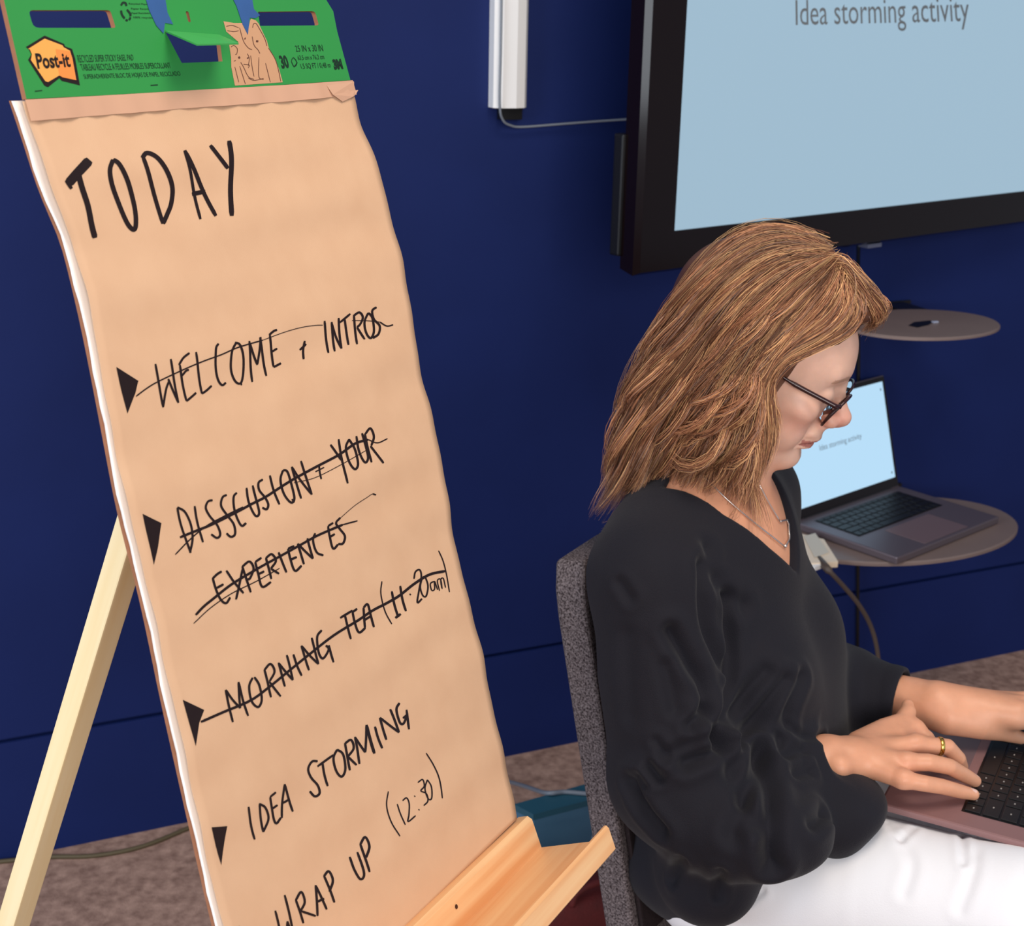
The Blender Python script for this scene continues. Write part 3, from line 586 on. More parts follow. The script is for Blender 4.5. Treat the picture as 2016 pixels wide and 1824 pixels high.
W3 = hand(*D5, [[(515, 185), (530, 240), (550, 285), (575, 302), (595, 275)], [(515, 188), (535, 168), (557, 154)], [(532, 232), (565, 214)], [(578, 150), (615, 205), (658, 256)], [(655, 140), (640, 210), (622, 285)],
  [(692, 252), (672, 190), (652, 130)], [(652, 132), (685, 108), (706, 140), (690, 185), (678, 192)], [(713, 110), (728, 165), (746, 226), (788, 204)], [(713, 110), (742, 90)], [(728, 168), (757, 154)], [(790, 190), (778, 140), (763, 90)], [(763, 92), (790, 74), (812, 105), (788, 142)], [(788, 142), (827, 166)],
  [(823, 65), (842, 110), (862, 160)], [(868, 48), (882, 100), (902, 152), (934, 128)], [(868, 48), (898, 36)], [(882, 100), (912, 88)], [(945, 122), (930, 70), (914, 25)], [(914, 25), (950, 60), (988, 96)], [(988, 96), (975, 50), (960, 0)],
  ([(433, 357), (470, 318), (512, 284), (600, 216), (700, 156), (760, 122), (820, 90), (930, 30), (1000, -8), (1070, -38), (1130, -62)], 5.0), ([(1130, -62), (1200, -80)], 3), ([(425, 397), (500, 326), (600, 258), (720, 200), (830, 140)], 2.0),
  [(605, 857), (585, 780), (567, 705)], [(567, 705), (600, 750), (640, 792)], [(640, 792), (632, 730), (626, 668)], [(626, 668), (650, 750), (677, 828)], [(692, 648), (678, 690), (694, 760), (725, 787), (742, 750), (727, 685), (700, 645)], [(786, 742), (768, 675), (747, 610)], [(747, 612), (775, 584), (797, 620), (775, 668)], [(775, 668), (832, 738)],
  [(852, 692), (832, 630), (814, 578)], [(814, 580), (850, 620), (890, 662)], [(890, 662), (872, 600), (853, 543)], [(885, 540), (905, 590), (932, 642)], [(967, 617), (945, 560), (923, 500)], [(923, 500), (965, 545), (1012, 588)], [(1012, 588), (990, 520), (973, 463)], [(1022, 428), (1000, 460), (1010, 530), (1033, 562), (1060, 520), (1045, 500)], [(1060, 500), (1083, 580)],
  [(1112, 372), (1172, 338)], [(1135, 360), (1150, 415), (1167, 472)], [(1172, 345), (1185, 395), (1206, 441), (1237, 420)], [(1185, 392), (1212, 380)], [(1170, 347), (1195, 330)], [(1235, 420), (1230, 370), (1226, 325)], [(1226, 325), (1246, 310), (1262, 360), (1277, 417)], [(1230, 385), (1262, 366)],
  ([(1315, 203), (1310, 260), (1330, 340), (1358, 402)], 2.6), [(1363, 250), (1375, 310), (1390, 370)], [(1376, 374), (1402, 355)], [(1403, 225), (1413, 285), (1426, 342)], ([(1447, 262), (1453, 268)], 3), ([(1468, 192), (1474, 160), (1494, 150), (1502, 182), (1490, 250), (1480, 302), (1502, 284)], 3.4), ([(1507, 185), (1497, 230), (1507, 270), (1522, 270), (1532, 225), (1520, 185), (1507, 185)], 3.2),
  ([(1560, 203), (1543, 215), (1548, 245), (1561, 238), (1562, 203), (1574, 242)], 2.6), ([(1582, 247), (1575, 200), (1590, 195), (1594, 237), (1590, 196), (1602, 190), (1610, 232)], 2.4), ([(1582, 60), (1602, 110), (1618, 180), (1626, 252)], 2.4),
  ([(455, 856), (560, 810), (690, 755), (780, 690), (860, 625), (960, 545), (1080, 455), (1200, 385), (1270, 340), (1340, 305), (1400, 270), (1470, 215), (1540, 172), (1612, 155)], 5.2),
  [(686, 1255), (705, 1335), (727, 1412)], [(740, 1240), (753, 1310), (768, 1377)], [(738, 1242), (772, 1262), (792, 1315), (768, 1377)], [(790, 1210), (805, 1265), (826, 1336), (852, 1310)], [(790, 1210), (817, 1188)], [(806, 1268), (832, 1250)], [(856, 1312), (854, 1230), (857, 1150)], [(857, 1150), (882, 1215), (907, 1282)], [(855, 1242), (888, 1224)],
  [(1012, 1043), (984, 1045), (968, 1080), (985, 1120), (1020, 1158), (1030, 1195), (1008, 1210), (984, 1186)], [(1012, 1068), (1085, 1014)], [(1035, 1050), (1048, 1105), (1067, 1162)], [(1102, 988), (1087, 1030), (1104, 1090), (1130, 1117), (1146, 1080), (1132, 1012), (1102, 988)], [(1167, 1087), (1153, 1025), (1138, 958)], [(1138, 960), (1166, 943), (1180, 982), (1155, 1022)], [(1155, 1022), (1197, 1062)],
  [(1210, 1057), (1198, 990), (1184, 928)], [(1184, 930), (1208, 965), (1235, 1002)], [(1235, 1002), (1236, 940), (1236, 872)], ([(1236, 872), (1255, 940), (1277, 1007)], 6), [(1275, 880), (1290, 930), (1312, 982)], [(1330, 942), (1312, 890), (1297, 838)], [(1297, 838), (1340, 872), (1387, 907)], [(1387, 907), (1365, 850), (1344, 798)], [(1386, 768), (1372, 800), (1388, 858), (1405, 866), (1420, 832)], [(1403, 840), (1424, 822)], [(1418, 800), (1432, 892)],
  ([(1340, 1183), (1335, 1250), (1355, 1330), (1386, 1390)], 2.6), ([(1384, 1243), (1396, 1290), (1412, 1337)], 2.6), ([(1408, 1227), (1426, 1214), (1436, 1240), (1431, 1290), (1425, 1322), (1459, 1294)], 2.6), ([(1460, 1203), (1464, 1208)], 2), ([(1473, 1264), (1477, 1269)], 2), ([(1478, 1142), (1500, 1128), (1506, 1158), (1490, 1180), (1512, 1192), (1516, 1225), (1497, 1247)], 2.6), ([(1521, 1128), (1508, 1170), (1518, 1215), (1533, 1212), (1536, 1160), (1521, 1128)], 2.6), ([(1512, 1003), (1550, 1060), (1572, 1120), (1580, 1212)], 2.6),
  [(810, 1740), (835, 1840), (862, 1930)], [(862, 1930), (866, 1860), (868, 1790)], [(868, 1790), (890, 1850), (912, 1905)], [(912, 1905), (885, 1790), (857, 1668)], [(945, 1800), (927, 1745), (908, 1690)], [(908, 1692), (935, 1654), (950, 1700), (930, 1742)], [(930, 1742), (1002, 1766)], [(1010, 1766), (1006, 1690), (1003, 1622)], [(1003, 1624), (1028, 1680), (1052, 1735)], [(1006, 1700), (1040, 1684)], [(1087, 1702), (1066, 1640), (1043, 1578)], [(1043, 1580), (1066, 1558), (1082, 1600), (1064, 1652)],
  [(1163, 1490), (1180, 1550), (1205, 1592), (1222, 1565), (1198, 1468)], [(1247, 1558), (1230, 1495), (1213, 1430)], [(1213, 1432), (1236, 1398), (1252, 1440), (1234, 1492)]])
TR = lambda d, P_: [(d[1]+x/d[0], d[2]+y/d[0]) for x, y in P_]
def line_of(L):
    P_ = L[0] if isinstance(L, tuple) and isinstance(L[1], (int, float)) else L
    c = np.mean(np.asarray(P_, float), 0); v = c[1]+.40*(c[0]-300); return int(np.searchsorted([940, 1140, 1290, 1560, 1725, 1800], v))
ink = MB(); strokes(ink, W1, pl, 9); ink.build('heading_writing', m_ink, sheet, fix=False)
WA_ = [(L, 4.5, line_of(L)) for L in W2]+[(L, 4.7, line_of(L)) for L in W3]
def word_of(L, k):
    P_ = L[0] if isinstance(L, tuple) and isinstance(L[1], (int, float)) else L
    x, y = np.mean(np.asarray(P_, float), 0)
    return int(x > 595) if k == 4 else int(x > 665)+2*(x > 740) if k == 6 else 0
for k in range(7):
    for wd_ in range(4):
        ink = MB()
        for L, w, kk in WA_:
            if kk == k and word_of(L, k) == wd_: strokes(ink, [L], pl, w)
        if ink.v: ink.build('written_words', m_ink, sheet, fix=False)
for P_ in [TR(D4, [(200, 410), (313, 480), (300, 540), (258, 642)]), TR(D4, [(325, 1138), (422, 1185), (405, 1300), (385, 1392)]), TR(D5, [(372, 753), (470, 800), (447, 862), (430, 968)]), TR(D5, [(511, 1350), (588, 1346), (578, 1440), (566, 1530)]), TR(D5, [(590, 1830), (640, 1810), (660, 1840), (640, 1990)])]:
    ink = MB(); solid([P_]); ink.build('bullet', m_ink, sheet, fix=False)

# blue painter's tape holding the card
m_btape = mat('blue_tape', (52, 96, 160), rough=.55, noise=.12, nscale=50)
def tape(name, label, q):
    b = MB(); p3 = [hh(x, y, .0006) for x, y in q]; tri = tess([hxy(p) for p in p3]); n = len(p3)
    b.add(p3+[p-HN*.0003 for p in p3], [tuple(t) for t in tri]+[tuple(n+i for i in reversed(t)) for t in tri]+[(i, (i+1) % n, n+(i+1) % n, n+i) for i in range(n)])
    tag(b.build(name, m_btape), label, 'tape', 'blue tape strips on the green card')
tape('tape_strip', 'torn blue tape strip on the green card, left one, ending at the folded flap', [(280, -60), (330, -60), (326, 0), (330, 25), (341, 48), (325, 45), (322, 66), (308, 50), (294, 20), (288, 0)])
tape('tape_strip', 'torn blue tape strip on the green card, right one, ending over the brown printed figures', [(440, -60), (494, -60), (497, 0), (500, 18), (512, 30), (503, 36), (492, 35), (488, 68), (478, 48), (466, 12), (460, 0)])

# easel: tray, front legs, rear legs
m_wood = mat('pine_wood', (228, 160, 92), rough=.45, rgb2=(205, 132, 70), nscale=14, stretch=(1, 1, 1), spec=.4)
def wood(name, dirn, c1=(252, 208, 156), c2=(240, 178, 122)):
    """pine with grain running along dirn (world axis)"""
    m = bpy.data.materials.new(name); m.use_nodes = True; nt = m.node_tree; bs = nt.nodes['Principled BSDF']; bs.inputs['Roughness'].default_value = .42
    t = nt.nodes.new('ShaderNodeTexCoord'); d = unit(dirn); x = unit(np.cross(d, [.3, .2, 1])); y = np.cross(d, x)
    cmb = nt.nodes.new('ShaderNodeCombineXYZ')
    for k, (v, s) in enumerate(((d, 3.0), (x, 70.0), (y, 70.0))):
        dp = nt.nodes.new('ShaderNodeVectorMath'); dp.operation = 'DOT_PRODUCT'; dp.inputs[1].default_value = tuple(v*s)
        nt.links.new(t.outputs['Object'], dp.inputs[0]); nt.links.new(dp.outputs['Value'], cmb.inputs[k])
    n = nt.nodes.new('ShaderNodeTexNoise'); n.inputs['Scale'].default_value = 1.0; n.inputs['Detail'].default_value = 3; nt.links.new(cmb.outputs[0], n.inputs['Vector'])
    r = nt.nodes.new('ShaderNodeValToRGB'); r.color_ramp.elements[0].position = .35; r.color_ramp.elements[1].position = .68
    r.color_ramp.elements[0].color = lin(*c1); r.color_ramp.elements[1].color = lin(*c2)
    nt.links.new(n.outputs[0], r.inputs[0]); nt.links.new(r.outputs[0], bs.inputs['Base Color']); return m
m_wu = wood('pine_tray', PU)
E0 = np.array([0.0195, 1.2523, .7285]); EN = PU
easel = thing('easel', np.array([P0[0]+.1, P0[1]+.3, 0.0]), 'light pine wooden easel with a tray holding the brown paper pad', 'easel')
def ep(px, py): return hit(px, py, E0, EN)
def nv(p): q = p-E0; return q @ NH, q @ VU
TRY = [ep(1032, 1601), ep(1048, 1606), ep(1066, 1669), ep(1151, 1659)]
fl = unit(nv(TRY[3])-np.array(nv(TRY[2]))); pv = np.array([-fl[1], fl[0]])   # tray floor direction and its normal, in (NH, VU)
B0 = np.array(nv(TRY[2])); lipin = np.array(nv(ep(1184, 1627))); lipout = np.array(nv(ep(1198, 1629))); lipbot = np.array(nv(ep(1205, 1672)))
dl = (lipin-B0) @ fl; hlip = (lipin-B0) @ pv; wl = (lipout-lipin) @ fl; 
ht = (np.array(nv(TRY[1]))-B0) @ pv; bt_ = -(lipbot-lipin) @ pv - hlip
wb = .019
prof2 = [(-wb, ht-.004), (-wb+.004, ht), (-.004, ht), (0, ht-.004), (0, 0), (dl, 0), (dl, hlip-.003), (dl+.003, hlip), (dl+wl-.002, hlip), (dl+wl, hlip-.003), (dl+wl, -.010), (dl+wl-.002, -.012), (-wb, -.012)]
def tp3(s, q): 
    w_ = B0+fl*q[0]+pv*q[1]; return E0+NH*w_[0]+VU*w_[1]+PU*s
b = MB(); b.prism([tp3(0, q) for q in prof2], -PU*(PW+.05)); tray = b.build('tray', m_wu, easel)
b = MB(); hp = hit(898, 1786, tp3(0, (0, .02)), NH*fl[0]+VU*fl[1]); n3 = NH*fl[0]+VU*fl[1]
u3 = NH*pv[0]+VU*pv[1]
b.add([hp+n3*.0004+(PU*.0022*math.cos(a)+u3*.0022*math.sin(a)) for a in np.linspace(0, 2*math.pi, 14)[:-1]], [tuple(range(13))]); b.build('screw_hole', mat('screw_hole', (70, 34, 18), rough=.7), tray, fix=False)
# front legs run just behind the backing board
topz = 1.52
def fleg(a):
    def pt(z):
        base = P0+PU*a; return base+NH*((P0n+prof_out(.9)+(prof_out(.9)-prof_out(1.3))/.4*(.9-z)-.034)-base @ NH)+ZUP*(z-base[2])
    return pt(0.0), pt(1.40)
m_wl = wood('pine_leg', unit(fleg(.1)[1]-fleg(.1)[0]), (240, 196, 138), (226, 172, 112))
legs = []
for a in (.115, PW-.15):
    q0, q1 = fleg(a); legs.append((q0, q1)); b = MB(); b.bar(q0+ZUP*.004, q1, PU, .022, .034); b.build('leg', m_wl, easel)
b = MB(); k0 = legs[0][1]*.93+legs[0][0]*.07; k1 = legs[1][1]*.93+legs[1][0]*.07; b.bar(k0-PU*.02-NH*.026, k1+PU*.02-NH*.026, NH, .04, .02); b.build('top_rail', m_wl, easel)
b = MB(); k0 = legs[0][1]*.36+legs[0][0]*.64; k1 = legs[1][1]*.36+legs[1][0]*.64; b.bar(k0-PU*.02-NH*.024, k1+PU*.02-NH*.024, NH, .04, .018); b.build('cross_rail', m_wl, easel)
aL = .15
r1 = hit(261, 1047, P0+PU*aL, PU); r2 = hit(25, 1824, P0+PU*aL, PU); dr = unit(r1-r2)
foot = r2-dr*(r2[2]/dr[2]); top = r2+dr*((1.235-r2[2])/dr[2])
m_wr = wood('pine_rear_leg', dr, (252, 234, 190), (246, 222, 170))
b = MB(); b.bar(foot+dr*.012, top, PU, .0215, .028); b.build('rear_leg', m_wr, easel)
b = MB(); b.tube([top-PU*.03, top+PU*.03], .006, 10); b.build('hinge_pin', mat('steel', (150, 150, 155), rough=.3, metal=.9), easel)
# ------------------------------------------------------------------ chair
m_tweed = mat('grey_tweed', (126, 116, 118), rough=.9, rgb2=(48, 40, 42), nscale=420, bump=.5, bscale=420, spec=.15, detail=1)
m_cush = mat('dark_upholstery', (46, 38, 40), rough=.95, noise=.3, nscale=300, bump=.4, bscale=500, spec=.1)
CW = az(56); CF = az(-34)
ca = at(1080, 1110, 1.67); cb = hit(1190, 1824, ca, CW); CU = unit(ca-cb); CN = unit(np.cross(CW, CU)); CN = CN if CN @ CF > 0 else -CN
SEATZ = .415
chair = thing('chair', np.array([ca[0]+.25, ca[1]+.05, 0]), 'dark grey tweed chair on which the woman sits', 'chair')
cw_ = .45; TH = .042
def chp(s, t, n): return ca+CW*s+CU*t+CN*n
hB = (ca[2]-.37)/CU[2]
def backslab():
    V = []; Fc = []; ns, nt_ = 12, 16
    for side in (0, 1):
        for i in range(nt_+1):
            for j in range(ns+1):
                s = j/ns; t = i/nt_
                r = .035; ss = s*cw_; tt = -t*hB
                # rounded upper corners
                if t < .12:
                    k = 1-t/.12; ss = cw_/2+(ss-cw_/2)*(1-.06*k*k)
                bow = .012*math.sin(math.pi*s)
                V.append(chp(ss, tt, (0 if side == 0 else TH)-bow))
    m_ = (nt_+1)*(ns+1); w_ = ns+1
    for i in range(nt_):
        for j in range(ns):
            q = i*w_+j; Fc += [(q, q+1, q+w_+1, q+w_), (m_+q, m_+q+w_, m_+q+w_+1, m_+q+1)]
    for i in range(nt_):
        for j in (0, ns): q = i*w_+j; Fc.append((q, q+w_, m_+q+w_, m_+q))
    for j in range(ns):
        for i in (0, nt_): q = i*w_+j; Fc.append((q, q+1, m_+q+1, m_+q))
    return V, Fc
b = MB(); V, Fc = backslab(); b.add(V, Fc); bk = b.build('backrest', m_tweed, chair)
bv = bk.modifiers.new('round', 'BEVEL'); bv.width = .006; bv.segments = 3; bv.limit_method = 'ANGLE'
b = MB(); b.box(chp(cw_/2, -hB*.47, TH+.004), CW*(cw_/2-.012), CU*(hB*.46), CN*.0035, bev=.003); b.build('back_cushion', m_cush, chair)
sc0 = chp(cw_/2, -hB, TH*.5); sc0[2] = SEATZ-.04
b = MB(); V, Fc = rbox(sc0+CF*.255, .225, .20, .04, CF, CW, 20, 5); b.add(V, Fc); b.build('seat', m_cush, chair, smooth=True)
m_chrome = mat('steel_leg', (120, 120, 124), rough=.3, metal=.9)
for s, t in ((.03, .03), (.03, .45), (-.42+.45+.39, .03), (.42, .45)):
    p = sc0+CW*(s-cw_/2)+CF*t; q = np.array([p[0], p[1], .003])+(CF*(.03 if t > .2 else -.04)); b = MB(); b.tube([p-ZUP*.02, q], [.012, .010], 12); b.build('leg', m_chrome, chair)

# ------------------------------------------------------------------ signed distance modelling
def smin(a, b, k):
    if k <= 0: return np.minimum(a, b)
    h = np.clip(.5+.5*(b-a)/k, 0, 1); return b+(a-b)*h-k*h*(1-h)
def smax(a, b, k): return -smin(-a, -b, k)
class Ell:
    def __init__(s, c, R, A=None): s.c = np.asarray(c, float); s.R = np.asarray(R, float); s.A = A; s.br = s.R.max()
    def __call__(s, p):
        q = p-s.c
        if s.A is not None: q = q @ np.asarray(s.A).T
        k0 = np.sqrt(((q/s.R)**2).sum(-1)); k1 = np.sqrt(((q/s.R**2)**2).sum(-1))+1e-9
        return k0*(k0-1)/k1
class Cap:
    def __init__(s, a, b, r1, r2=None):
        s.a = np.asarray(a, float); s.b = np.asarray(b, float); s.r1 = r1; s.r2 = r1 if r2 is None else r2
        s.c = (s.a+s.b)/2; s.br = np.linalg.norm(s.b-s.a)/2+max(s.r1, s.r2)
    def __call__(s, p):
        ba = s.b-s.a; pa = p-s.a; h = np.clip(pa @ ba/max(ba @ ba, 1e-12), 0, 1)
        return np.linalg.norm(pa-h[..., None]*ba, axis=-1)-(s.r1+(s.r2-s.r1)*h)
class Chain:
    """round chain through points with radii"""
    def __init__(s, P, R): s.caps = [Cap(P[i], P[i+1], R[i], R[i+1]) for i in range(len(P)-1)]; P = np.asarray(P); s.c = P.mean(0); s.br = np.linalg.norm(P-s.c, axis=1).max()+max(R)
    def __call__(s, p):
        d = s.caps[0](p)
        for c in s.caps[1:]: d = np.minimum(d, c(p))
        return d
class Half:
    """half space: inside where (p-c).n < 0"""
    def __init__(s, c, n): s.c = np.asarray(c, float); s.n = unit(n); s.br = 9
    def __call__(s, p): return (p-s.c) @ s.n
class Solid:
    def __init__(s): s.ops = []; s.xf = None
    def u(s, pr, k=.01): s.ops.append(('u', pr, k)); return s
    def d(s, pr, k=.005): s.ops.append(('d', pr, k)); return s
    def i(s, pr, k=.005): s.ops.append(('i', pr, k)); return s
    br = 9; c = np.zeros(3)
    def __call__(s, p, blk=None):
        if s.xf is not None:
            O, B = s.xf; q = (p-O) @ B.T; q[..., 0] = np.abs(q[..., 0]) if s.sym else q[..., 0]
        else: q = p
        bc = br = None
        if blk is not None: 
            bc, br = blk
            if s.xf is not None:
                bc = s.xf[1] @ (bc-s.xf[0]); 
        d = None
        for op, pr, k in s.ops:
            if bc is not None and pr.br < 8:
                dist = np.linalg.norm(bc-pr.c)
                if s.xf is not None and s.sym: dist = min(dist, np.linalg.norm(bc*np.array([-1, 1, 1])-pr.c))
                if dist > pr.br+br+k*2+.08: continue
            v = pr(q, (bc, br)) if isinstance(pr, Solid) and bc is not None and pr.xf is None else (pr(q, blk) if isinstance(pr, Solid) else pr(q))
            if d is None: d = v if op == 'u' else np.full(q.shape[:-1], .05)
            elif op == 'u': d = smin(d, v, k)
            elif op == 'd': d = smax(d, -v, k)
            else: d = smax(d, v, k)
        return np.full(q.shape[:-1], .05) if d is None else d
def polygonise(sdf, lo, hi, h, nb=20, margin=1.6):
    """surface nets over sparse blocks"""
    lo = np.asarray(lo, float); hi = np.asarray(hi, float); n = np.ceil((hi-lo)/h/nb).astype(int)
    I = np.stack(np.meshgrid(*[np.arange(k) for k in n], indexing='ij'), -1).reshape(-1, 3)
    cen = lo+(I+.5)*nb*h; hd_ = nb*h*.5*math.sqrt(3)
    dc = np.concatenate([sdf(c) for c in np.array_split(cen, max(1, len(cen)//20000))])
    act = I[np.abs(dc) < hd_*margin+.012]
    N = n*nb+2; key = lambda ijk: (ijk[..., 0]*N[1]+ijk[..., 1])*N[2]+ijk[..., 2]
    ids = []; pos = []; quads = []
    g = np.stack(np.meshgrid(*[np.arange(nb+1)]*3, indexing='ij'), -1)
    for bi in act:
        base = bi*nb; P = lo+(base+g)*h
        D = sdf(P, (lo+(base+nb/2)*h, hd_+h))
        S = D < 0
        if S.all() or not S.any(): continue
        # cell vertices
        c = [S[i:nb+i, j:nb+j, k:nb+k] for i in (0, 1) for j in (0, 1) for k in (0, 1)]
        cnt = sum(x.astype(np.int8) for x in c); m_ = (cnt > 0) & (cnt < 8); cells = np.argwhere(m_)
        if len(cells):
            acc = np.zeros((len(cells), 3)); num = np.zeros(len(cells))
            dv = lambda o: D[cells[:, 0]+o[0], cells[:, 1]+o[1], cells[:, 2]+o[2]]
            for ax in range(3):
                o1, o2 = [a for a in range(3) if a != ax]
                for u_ in (0, 1):
                    for w_ in (0, 1):
                        oa = [0, 0, 0]; oa[o1] = u_; oa[o2] = w_; ob = list(oa); ob[ax] = 1
                        a, b_ = dv(oa), dv(ob); cr = (a < 0) != (b_ < 0); t = np.where(cr, a/np.where(cr, a-b_, 1), 0)
                        pt = np.array(oa, float)+t[:, None]*np.eye(3)[ax]; acc += pt*cr[:, None]; num += cr
            pos.append(lo+(base+cells+acc/num[:, None])*h); ids.append(key(base+cells))
        for ax in range(3):
            sl = [slice(0, nb)]*3; s2 = list(sl); s2[ax] = slice(1, nb+1)
            A, B_ = S[tuple(sl)], S[tuple(s2)]; E = np.argwhere(A != B_)
            if not len(E): continue
            flip = A[tuple(E.T)]; G = base+E; o1, o2 = (ax+1) % 3, (ax+2) % 3
            e1 = np.eye(3, dtype=int)[o1]; e2 = np.eye(3, dtype=int)[o2]
            q = np.stack([key(G), key(G-e1), key(G-e1-e2), key(G-e2)], 1); q[~flip] = q[~flip][:, ::-1]; quads.append(q)
    ids = np.concatenate(ids); pos = np.concatenate(pos); quads = np.concatenate(quads)
    o = np.argsort(ids); ids = ids[o]; pos = pos[o]
    ix = np.searchsorted(ids, quads); ix = np.clip(ix, 0, len(ids)-1); good = (ids[ix] == quads).all(1)
    return pos, ix[good]
def grad(sdf, p, e=.0008):
    g = np.stack([sdf(p+np.eye(3)[k]*e)-sdf(p-np.eye(3)[k]*e) for k in range(3)], -1); return g/np.maximum(np.linalg.norm(g, axis=-1, keepdims=True), 1e-9)
def fastmesh(name, V, Q, m, parent, cols=None, smooth=True):
    off = np.array(parent['_o']); me = bpy.data.meshes.new(name); n = Q.shape[1]
    me.vertices.add(len(V)); me.vertices.foreach_set('co', (V-off).astype(np.float32).ravel())
    me.loops.add(Q.size); me.loops.foreach_set('vertex_index', Q.astype(np.int32).ravel())
    me.polygons.add(len(Q)); me.polygons.foreach_set('loop_start', np.arange(0, Q.size, n, dtype=np.int32))
    me.update(calc_edges=True); me.validate()
    for k in (m if isinstance(m, (list, tuple)) else [m]): me.materials.append(k)
    if smooth: me.polygons.foreach_set('use_smooth', np.ones(len(me.polygons), bool))
    if cols is not None:
        ca_ = me.color_attributes.new('tone', 'FLOAT_COLOR', 'POINT'); ca_.data.foreach_set('color', np.concatenate([cols, np.ones((len(cols), 1))], 1).astype(np.float32).ravel())
    o = bpy.data.objects.new(name, me); COL.objects.link(o); o.parent = parent; o['_o'] = [float(v) for v in off]; return o
def trace(sdf, px, py, t0=1.1, t1=2.4):
    r = ray(px, py); L = np.linalg.norm(r); t = t0
    for _ in range(160):
        d = float(sdf((CAM+r*t)[None])[0])
        if d < .0003: break
        t += max(.0004, d*.7)/L
        if t > t1: return None
    return CAM+r*t

# ------------------------------------------------------------------ body
RES = 0.0016
HO = at(1490, 722, 1.66)                    # middle of the head between the ears
hp_ = math.radians(26.5); hy = -16
HF = math.cos(hp_)*az(hy)-math.sin(hp_)*ZUP; HU = math.sin(hp_)*az(hy)+math.cos(hp_)*ZUP; HR = az(hy-90)
HB = np.stack([HR, HF, HU])
def hw3(x, y, z): return HO+HR*x+HF*y+HU*z
head = Solid(); head.xf = (HO, HB); head.sym = True
mm = lambda *a: tuple(v/1000 for v in a)
head.u(Ell(mm(0, -6, 48), mm(73, 97, 80)), 0)
head.u(Ell(mm(0, 41, 46), mm(60, 49.5, 50)), .02)
head.u(Ell(mm(0, 42, -8), mm(59, 50, 66)), .02)
head.u(Ell(mm(0, 46, -52), mm(42, 45, 32)), .018)
head.u(Cap(mm(48, 10, -52), mm(15, 80, -72), .012, .013), .016)
head.u(Cap(mm(0, 88.5, -70), mm(7, 88, -71.5), .0115), .010)
head.u(Ell(mm(44, 64, -4), mm(19, 22, 17)), .014)
head.u(Ell(mm(36, 64, -36), mm(20, 22, 24)), .014)
head.u(Cap(mm(8, 83, 49), mm(36, 76, 47), .009, .008), .012)
head.d(Ell(mm(33, 99, 24), mm(17, 16, 13)), .012)                                    # eye socket
head.u(Ell(mm(31, 77.5, 22), mm(14.5, 13.5, 13)), .003)                                # closed lid over the eyeball
head.d(Chain([mm(17, 92, 17), mm(26, 93.5, 12.5), mm(36, 92, 13), mm(45, 85, 17)], [.0012]*4), .0015)   # lash line
head.d(Chain([mm(18, 92, 32), mm(28, 94, 36), mm(40, 90, 34)], [.0015]*3), .003)                         # lid fold
head.u(Chain([mm(0, 91, 33), mm(0, 99, 18), mm(0, 108, 8), mm(0, 113.5, 1)], [.0075, .0075, .008, .0092]), .009)
head.u(Ell(mm(0, 113, -1), mm(10.5, 11.5, 10.5)), .006)
head.u(Ell(mm(10.5, 104, -9), mm(7, 10, 8)), .005)
head.u(Cap(mm(0, 113, -10), mm(0, 102, -19), .0048), .005)
head.d(Ell(mm(5.5, 108, -16), mm(2.8, 5.5, 4)), .002)
head.u(Ell(mm(0, 91, -31), mm(23, 15, 13)), .008)
head.u(Chain([mm(0, 103, -35.5), mm(8, 101, -36.5), mm(17, 93.5, -41.5), mm(23, 85, -47.5)], [.0048, .0046, .0036, .002]), .004)
head.u(Chain([mm(0, 99, -46.5), mm(8, 98, -48), mm(16, 92.5, -49.5), mm(22, 85, -50.5)], [.0052, .005, .004, .002]), .004)
head.d(Chain([mm(0, 106, -41.0), mm(10, 102.5, -42.6), mm(19, 94, -46.5), mm(26, 85, -51.5)], [.0014, .0014, .0016, .0018]), .002)
head.d(Ell(mm(0, 104.5, -57), mm(15, 9, 5)), .006)
head.d(Chain([mm(17, 98, -12), mm(25, 91, -28), mm(33, 84, -46)], [.0025, .002, .0012]), .006)            # nasolabial fold
head.u(Ell(mm(67, -4, 4), mm(6, 16, 27)), .004)                                      # ear
head.u(Ell(mm(0, 45, -74), mm(30, 36, 20)), .02)
# trunk frame
NB = at(1368, 948, 1.70); BF = az(-26); BR = az(-116)
def bw(r, f, u): return NB+BR*r+BF*f+ZUP*u
SRJ, SLJ = bw(.160, .005, -.06), bw(-.160, .02, -.06)
PEL = bw(0, .055, -.455)
LZ = .645                                                                            # upper face of the laptop on the lap
def zp(px, py, z): return hit(px, py, [0, 0, z], ZUP)
WRJ = zp(1628, 1497, .682); WLJ = zp(1806, 1384, .685)
ELR = bw(.205, .065, -.292); ELL_ = WLJ-BF*.235-BR*.02-ZUP*.005
body = Solid()
body.u(head, 0)
body.u(Cap(hw3(0, -.012, -.03), NB+ZUP*.0+BF*.012, .053, .058), .022)
body.u(Cap(bw(-.10, 0, -.05), bw(.10, 0, -.05), .055), .045)
body.u(Cap(NB-ZUP*.02, SRJ, .045, .05), .03); body.u(Cap(NB-ZUP*.02, SLJ, .045, .05), .03)
A_t = np.stack([BR, BF, ZUP])
body.u(Ell(bw(0, .03, -.17), (.155, .105, .19), A_t), .05)
body.u(Ell(bw(.075, .105, -.20), (.065, .06, .065), A_t), .04); body.u(Ell(bw(-.075, .105, -.20), (.065, .06, .065), A_t), .04)
body.u(Ell(bw(0, .04, -.34), (.135, .105, .14), A_t), .06)
body.u(Ell(PEL+BF*.02, (.135, .10, .065), A_t), .05)
body.u(Cap(SRJ, ELR, .05, .042), .03); body.u(Cap(SLJ, ELL_, .05, .042), .03)
